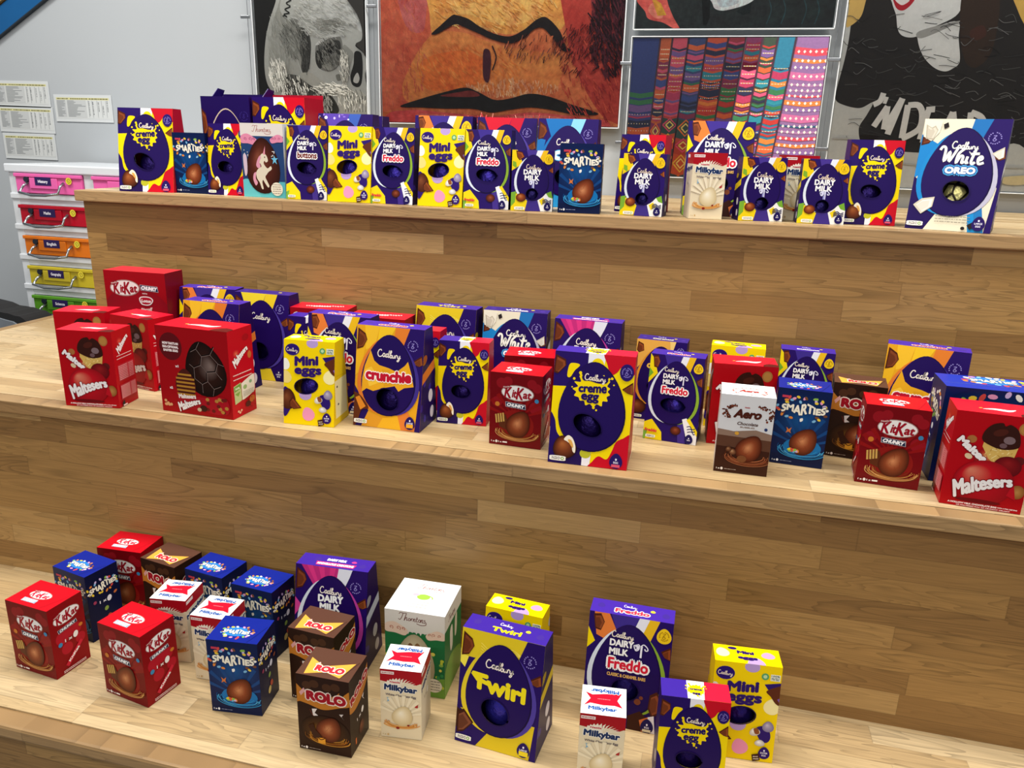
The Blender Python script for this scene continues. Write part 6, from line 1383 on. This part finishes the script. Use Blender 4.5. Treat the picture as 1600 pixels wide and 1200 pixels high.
def art_textile(a):
    """a photograph of folded striped cloth bolts standing side by side"""
    r = random.Random(11); pal = ['#c23a34', '#d9653a', '#e0843e', '#8a2f52', '#3f4f8e', '#2f8a9a', '#d8567a', '#7a5a94', '#3a7a4e', '#b83a5e', '#2b2f4c']
    cols = [(-1, 14.5, '#35437e'), (14.5, 21, '#c8603a'), (21, 29.5, '#d8566a'), (29.5, 39, '#3f4a78'), (39, 50, '#d0593e'), (50, 59, '#a03a48'), (59, 67.5, '#a04a78'), (67.5, 75, '#3c4a3c'), (75, 84, '#2f7a96'), (84, 106, '#8f6a9a')]
    for ci, (x0, x1, base) in enumerate(cols):
        sk = -3 - 4 * x0 / 100; sag = 1.6
        def band(t0, t1, c, step=True): a.poly([(x0 + sk * t0 / 100, t0), ((x0 + x1) / 2 + sk * t0 / 100, t0 + sag), (x1 + sk * t0 / 100, t0), (x1 + sk * t1 / 100, t1), ((x0 + x1) / 2 + sk * t1 / 100, t1 + sag), (x0 + sk * t1 / 100, t1)], c, step)
        band(-3, 104, base)
        t = r.uniform(2, 8) if ci not in (0, 8) else (38 if ci == 0 else 20)
        while t < 100:
            if ci in (1, 2, 3, 5, 6) and t > 56 and ci != 9:
                h = r.uniform(11, 16); band(t, t + h, r.choice(['#c8502e', '#7a2438', '#2f4a44', '#b8402e', '#8a3058']))
                c = r.choice(['#e8b23a', '#e8742e', '#d84a6a', '#58a08a']); m = (x0 + x1) / 2 + sk * t / 100; w = (x1 - x0) / 2 - 0.6
                for q in (1.0, 0.55): a.line([(m - w * q, t + h / 2), (m, t + h / 2 - h * 0.42 * q), (m + w * q, t + h / 2), (m, t + h / 2 + h * 0.42 * q), (m - w * q, t + h / 2)], 0.8, c if q == 1 else '#f0d070', False, False)
                t += h; continue
            h = r.choice([1.2, 1.6, 2.4, 3.4, 5.0]); c = r.choice(pal) if ci != 9 else ['#a878a4', '#d04a5a', '#e2803e', '#8a6aa4', '#c86a9a', '#2f5a7a'][int(t / 5) % 6]
            band(t, t + h, c)
            if r.random() < 0.5 or ci == 9:
                n = 7 if ci == 9 else 9
                for k in range(n):
                    p = x0 + 1 + (x1 - x0 - 2) * (k + 0.5) / n + sk * t / 100; s = 0.75 if ci == 9 else 0.3
                    a.poly([(p - s, t + h * .55 + 0.6), (p, t + h * .55 + 0.6 - s * 1.6), (p + s, t + h * .55 + 0.6), (p, t + h * .55 + 0.6 + s * 1.6)], '#efe2d6' if (ci == 9 or k % 2 == 0) else '#e8c86a', k == 0)
            t += h + (r.uniform(0.2, 2.0) if ci != 9 else 2.6)
        for s_, al in ((x0, 0.5), (x1 - 0.5, 0.55)):
            a.poly([(s_ + sk * -3 / 100, -3), (s_ + 0.5 + sk * -3 / 100, -3), (s_ + 0.5 + sk * 1.04, 104), (s_ + sk * 1.04, 104)], '#4a3240', s_ == x0)
CRAYON = printed('crayon_on_paper', 0.7, 0.2, 0.28, 55.0)
_nt = CRAYON.node_tree; _b = _nt.nodes['Principled BSDF']; _src = _b.inputs['Base Color'].links[0].from_socket
_tc = _nt.nodes.new('ShaderNodeTexCoord'); _n = _nt.nodes.new('ShaderNodeTexNoise'); _n.inputs['Scale'].default_value = 14; _n.inputs['Detail'].default_value = 6; _n.inputs['Roughness'].default_value = 0.8
_nt.links.new(_tc.outputs['Object'], _n.inputs['Vector'])
_r = _nt.nodes.new('ShaderNodeValToRGB'); _r.color_ramp.elements[0].position = 0.36; _r.color_ramp.elements[1].position = 0.64
_r.color_ramp.elements[0].color = (0.86, 0.62, 0.62, 1); _r.color_ramp.elements[1].color = (1.12, 1.32, 1.2, 1)
_nt.links.new(_n.outputs['Fac'], _r.inputs['Fac'])
_v = _nt.nodes.new('ShaderNodeVectorMath'); _v.operation = 'MULTIPLY'
_nt.links.new(_src, _v.inputs[0]); _nt.links.new(_r.outputs['Color'], _v.inputs[1]); _nt.links.new(_v.outputs[0], _b.inputs['Base Color'])
PENCIL = printed('pencil_drawing', 0.7, 0.2, 0.07, 70.0)
PHOTO = printed('photo_print', 0.5, 0.3, 0.14, 160.0)
def acrylic():
    m, nt, b = new_mat('clear_acrylic'); nt.nodes.remove(b)
    out = nt.nodes['Material Output']; t = nt.nodes.new('ShaderNodeBsdfTransparent'); g = nt.nodes.new('ShaderNodeBsdfGlossy'); fr = nt.nodes.new('ShaderNodeFresnel'); mx = nt.nodes.new('ShaderNodeMixShader')
    t.inputs['Color'].default_value = (0.985, 0.99, 0.99, 1); g.inputs['Roughness'].default_value = 0.02; fr.inputs['IOR'].default_value = 1.3
    nt.links.new(fr.outputs[0], mx.inputs[0]); nt.links.new(t.outputs[0], mx.inputs[1]); nt.links.new(g.outputs[0], mx.inputs[2]); nt.links.new(mx.outputs[0], out.inputs['Surface'])
    return m
ACRYLIC = acrylic()
STEEL = plain('brushed_steel', '#8d9094', 0.35, 0.9)
EDGE = plain('acrylic_polished_edge', '#e9eef0', 0.2, 0, 0.6)
YP = 2.668
def poster(name, x0, w, ztop, h, paper, mat, fn, label, border=0.004):
    root = empty(name, (x0 + w / 2, YP, ztop - h)); tag(root, label, 'poster', 'prints on the wall')
    a = Art(h / w, paper); fn(a)
    link(bpy.data.objects.new('print', a.mesh('print', (-w / 2, 0, 0), (1, 0, 0), (0, 0, 1), w / 100, mat)), root)
    B = border
    MB().box(-w / 2 - B, w / 2 + B, 0.0035, 0.0075, -B, h + B).build('backing_sheet', EDGE, root)
    MB().box(-w / 2 - B, w / 2 + B, -0.0105, -0.0065, -B, h + B).build('acrylic_sheet', ACRYLIC, root)
    e = MB()
    for q in ((-w / 2 - B - .001, -w / 2 - B + .0012, -B, h + B), (w / 2 + B - .0012, w / 2 + B + .001, -B, h + B), (-w / 2 - B, w / 2 + B, -B - .001, -B + .0012), (-w / 2 - B, w / 2 + B, h + B - .0012, h + B + .001)): e.box(q[0], q[1], -0.011, 0.008, q[2], q[3])
    e.build('edge_rim', EDGE, root)
    return root
poster('skull_drawing', -1.611, .42, 2.15, .594, '#22211f', PENCIL, art_skull, 'pencil drawing of a skull on black, in a clear holder on the wall')
poster('mouth_painting', -1.137, .82, 2.757, 1.189, '#dd7a4e', CRAYON, art_lips, 'huge orange and red painting of a mouth and nose on the wall')
poster('flower_painting', -.283, .584, 2.275, .413, '#2a3032', CRAYON, art_flower, 'black painting with a red flower, hung above the striped cloth photograph')
poster('cloth_photograph', -.285, .579, 1.834, .413, '#2a2230', PHOTO, art_textile, 'photograph of brightly striped folded cloths under the black flower painting')
poster('figure_painting', .336, .841, 2.60, 1.189, '#d4d4cf', PENCIL, art_figure, 'painting of a dark-haired figure with white hand lettering, above the blue and cream egg box')
# taut wires between the holders, with the small clamps that grip the sheets
def wire(x, clamps, label):
    root = empty('display_wire', (x, YP, 0)); tag(root, label, 'wire', 'poster hanging wires')
    m = MB().tube([(0, 0.0, 1.3495), (0, 0.0, 4.19)], 0.0011, 6); m.build('cable', STEEL, root)
    for z in clamps:
        MB().box(-.0175, .0175, -.019, -.012, z - .005, z + .005).build('clamp', STEEL, root, 0.0015)
wire(-1.638, (1.904,), 'thin steel wire with clamp beside the skull drawing, nearest the wall papers')
wire(-1.163, (1.933,), 'thin steel wire with clamp between the skull drawing and the mouth painting')
wire(-.302, (1.759, 1.52), 'thin steel wire with clamps between the mouth painting and cloth photograph')
wire(.3155, (1.772, 1.517), 'thin steel wire with clamps between the cloth photograph and figure painting')

# ------------------------------------------------------------------ timetable sheets taped to the wall
PAPER = printed('printed_paper', 0.6, 0.3)
def sheet(x0, z1, w, h, tilt, seed, label):
    a = Art(h / w, '#c6c9c8'); r = random.Random(seed)
    a.rect(2, 4, 98, 14, '#c9c58c'); a.lines_text(4, 24, 9, 9, 1, '#5c5a48', seed, 4); a.lines_text(28, 60, 9, 9, 1, '#5c5a48', seed + 1, 4); a.lines_text(62, 96, 9, 9, 1, '#5c5a48', seed + 2, 4)
    a.rect(2, 14, 19, 94, '#b4b7b8'); a.rect(21, 14, 56, 94, '#b9bcbc')
    for i in range(13):
        t = 18 + 5.8 * i
        a.rect(3, t, 3 + r.uniform(6, 15), t + 2.6, '#7f8385', i == 0); a.rect(22, t, 22 + r.uniform(12, 33), t + 2.8, '#7c8082', False)
    for x in (60, 67, 76, 84, 92): a.rect(x, 16, x + 0.7, 93, '#9ea2a3', x == 60)
    for x, t0, t1 in ((62, 20, 90), (69, 22, 80), (79, 24, 66), (87, 40, 80), (95, 18, 70)):
        t = t0
        while t < t1: a.rect(x - 1, t, x + 0.6, t + 2.2, '#6a6e70', t == t0); t += r.uniform(3, 9)
    o = empty('timetable_sheet', (x0, 2.6975, z1 - h)); o.rotation_euler = (0, math.radians(tilt), 0)
    tag(o, label, 'paper sheet', 'printed timetables on the wall')
    link(bpy.data.objects.new('printed_page', a.mesh('printed_page', (0, -0.0012, 0), (1, 0, 0), (0, 0, 1), w / 100, PAPER)), o)
    MB().box(-.006, w + .006, -.0008, .0005, -.012, h + .008).build('plastic_sleeve', plain('plastic_sleeve', '#c9cdce', 0.25, 0, 0.6), o)
sheet(-2.80, 1.683, .25, .078, 0.5, 3, 'printed timetable, topmost of the three stacked on the wall above the drawers')
sheet(-2.795, 1.590, .25, .08, 0.8, 7, 'printed timetable, middle one of the three stacked on the wall above the drawers')
sheet(-2.79, 1.486, .238, .079, 0.3, 11, 'printed timetable, lowest of the three stacked on the wall above the drawers')
sheet(-2.52, 1.634, .251, .08, 0.0, 15, 'printed timetable taped to the wall on its own, beside the stacked three')

# ------------------------------------------------------------------ plastic drawer tower beside the steps
def tinted(name, c, alpha, rough=0.25):
    m, nt, b = new_mat(name)
    b.inputs['Base Color'].default_value = (*lin(c), 1); b.inputs['Roughness'].default_value = rough
    tr = nt.nodes.new('ShaderNodeBsdfTransparent'); mx = nt.nodes.new('ShaderNodeMixShader'); mx.inputs[0].default_value = alpha
    tr.inputs['Color'].default_value = (*[min(1, x * 0.5 + 0.5) for x in lin(c)], 1)
    nt.links.new(tr.outputs[0], mx.inputs[1]); nt.links.new(b.outputs[0], mx.inputs[2]); nt.links.new(mx.outputs[0], nt.nodes['Material Output'].inputs['Surface'])
    return m
FROST = tinted('frosted_plastic', '#e8edf2', 0.72)
unit = empty('drawer_unit', (-2.385, 2.30, 0)); tag(unit, 'white frosted plastic drawer tower with five bright colours of drawer against the wall', 'drawers')
TOPZ, PITCH, NT = 1.392, 0.1065, 12
COLX = ((0.038, 0.308), (0.355, 0.625))
body = MB()
body.box(-.006, .656, -.012, .375, TOPZ - .028, TOPZ).build('top_cover', FROST, unit, .004)
for i in range(1, NT + 1):
    z = TOPZ - PITCH * i
    MB().box(0.0, .65, -.008, .37, z - .012, z + .008).build('shelf_rim', FROST, unit, .003)
sd = MB()
for x0_, x1_ in ((.004, .034), (.312, .351), (.629, .646)): sd.box(x0_, x1_, -.003, .0, 0.02, TOPZ - .02)
for x0_, x1_ in ((.004, .007), (.330, .333), (.643, .646)): sd.box(x0_, x1_, .0, .365, 0.02, TOPZ - .02)
for i in range(NT): sd.box(.034, .629, -.002, .001, TOPZ - PITCH * i - .030, TOPZ - PITCH * i - .008)
sd.build('upright', FROST, unit)
MB().box(.006, .64, .362, .367, .02, TOPZ - .02).build('back_sheet', FROST, unit)
MB().box(.0, .65, .0, .37, 0, .05).build('plinth', FROST, unit, .004)
CHROME = plain('chrome_handle', '#a9b0b6', 0.22, 0.9); DARKP = plain('dark_screw', '#1d2430', 0.4)
LABELM = printed('drawer_label_print', 0.45, 0.3)
for ci, (xa, xb) in enumerate(COLX):
    for i, (word, c) in enumerate((('History', '#f06ab4'), ('Maths', '#b80a26'), ('English', '#e07818'), ('Geography', '#cdbb2e'), ('Science', '#5c9c2c'), (None, '#2f7ec0'))):
        zb = TOPZ - PITCH * (i + 1) + .010; zt = zb + .066
        col = tinted('drawer_plastic', c, 0.86)
        d = empty('drawer'); d.parent = unit
        if ci == 0: d['label'] = {'#f06ab4': 'pink', '#b80a26': 'red', '#e07818': 'orange', '#cdbb2e': 'yellow', '#5c9c2c': 'green', '#2f7ec0': 'blue'}[c] + ' drawer'
        m = MB().box(xa, xb, -.012, -.006, zb, zt).box(xa, xa + .004, -.006, .34, zb, zt - .006).box(xb - .004, xb, -.006, .34, zb, zt - .006).box(xa, xb, .336, .34, zb, zt - .006).box(xa, xb, -.006, .34, zb, zb + .004)
        m.box(xa - .003, xb + .003, -.017, -.006, zt - .012, zt).box(xa + .06, xa + .175, -.0165, -.012, zb + .016, zt - .014)
        m.build('tray', col, d, .002)
        if ci: continue
        MB().tube([(xa + .052, -.015, zb + .034), (xa + .050, -.034, zb + .024), (xa + .036, -.040, zb + .004), (xa + .09, -.048, zb - .004), (xa + .15, -.048, zb - .003), (xa + .196, -.040, zb + .004), (xa + .200, -.034, zb + .026), (xa + .200, -.015, zb + .038)], .0046, 8).build('handle', CHROME, d, smooth=True)
        s = MB(); s.tube([(xa + .050, -.012, zb + .046), (xa + .050, -.020, zb + .046)], .0095, 14); s.build('lock_button', DARKP, d)
        if word:
            a = Art(0.42, '#2a1d52'); a.text(word, 50, 52, min(64, 8.5 * len(word)), 14, '#e9e6f2', 0.8)
            link(bpy.data.objects.new('name_label', a.mesh('name_label', (xa + .085, -.0175, zb + .028), (1, 0, 0), (0, 0, 1), .066 / 100, LABELM)), d)
            b2 = Art(1.0, '#d9c93a', [(50 + 50 * math.cos(2 * math.pi * k / 20), 50 + 50 * math.sin(2 * math.pi * k / 20)) for k in range(20)]); b2.line([(20, 50), (50, 20), (80, 50), (50, 80), (35, 60), (55, 45)], 7, '#5a5420')
            link(bpy.data.objects.new('round_sticker', b2.mesh('round_sticker', (xa + .212, -.0175, zb + .034), (1, 0, 0), (0, 0, 1), .024 / 100, LABELM)), d)

# ------------------------------------------------------------------ blue stair stringer crossing the wall, and a dark bag behind the landing
BLUE = plain('blue_painted_steel', '#0d5288', 0.45, 0.0, 0.4, 0.05, 8); RAIL = plain('stair_oak', '#a3814a', 0.5, noise=0.1)
st = empty('stair_stringer', (-2.9, 2.684, 1.70)); tag(st, 'blue painted stair stringer climbing diagonally across the wall', 'staircase')
sl = (1.975 - 1.853) / (2.726 - 2.503)
def diag(x0, x1, dz0, dz1, y0, y1, name, mat):
    z0 = 1.853 + (x0 + 2.724) * sl - 1.70; z1 = 1.853 + (x1 + 2.724) * sl - 1.70; a_, b_ = x0 + 2.9, x1 + 2.9
    return MB().hexa([(a_, y0, z0 + dz0), (b_, y0, z1 + dz0), (b_, y1, z1 + dz0), (a_, y1, z0 + dz0), (a_, y0, z0 + dz1), (b_, y0, z1 + dz1), (b_, y1, z1 + dz1), (a_, y1, z0 + dz1)]).build(name, mat, st)
diag(-4.6, -1.78, 0.0, 0.092, 0.0, 0.0155, 'stringer', BLUE)
diag(-4.6, -1.78, -0.004, 0.0, -0.002, 0.0155, 'edge_line', plain('dark_edge', '#1c2630', 0.5))
diag(-4.6, -1.78, 0.092, 0.098, 0.01, 0.0155, 'shadow_gap', plain('dark_gap', '#20201c', 0.6)); diag(-4.6, -1.78, 0.098, 0.15, -0.01, 0.0155, 'wooden_cap', RAIL)
bag = empty('dark_bag', (-2.36, 2.10, 0)); tag(bag, 'black bag with a jagged top edge standing behind the bare end of the middle step', 'bag')
prof = [(-.26, .0), (-.26, .955), (-.12, .938), (.0, .922), (.03, .912), (.06, .911), (.075, .909), (.09, .909), (.105, .905), (.12, .902), (.135, .902), (.15, .895), (.172, .878), (.172, .0)]
def slab(pts, y0, y1, name, mat):
    n = len(pts); mesh_obj(name, [(p[0], y0, p[1]) for p in pts] + [(p[0], y1, p[1]) for p in pts], [tuple(range(n)), tuple(range(2 * n - 1, n - 1, -1))] + [((i + 1) % n, i, n + i, n + (i + 1) % n) for i in range(n)], mat, bag)
slab(prof, 0.0, 0.11, 'shell', plain('black_fabric', '#101114', 0.8, noise=0.2))
slab([(-.25, .05), (-.25, .925), (-.02, .90), (.04, .893), (.08, .886), (.11, .882), (.125, .874), (.125, .05)], -.006, 0.0, 'front_pocket', plain('grey_fabric', '#6d747c', 0.8, noise=0.1))
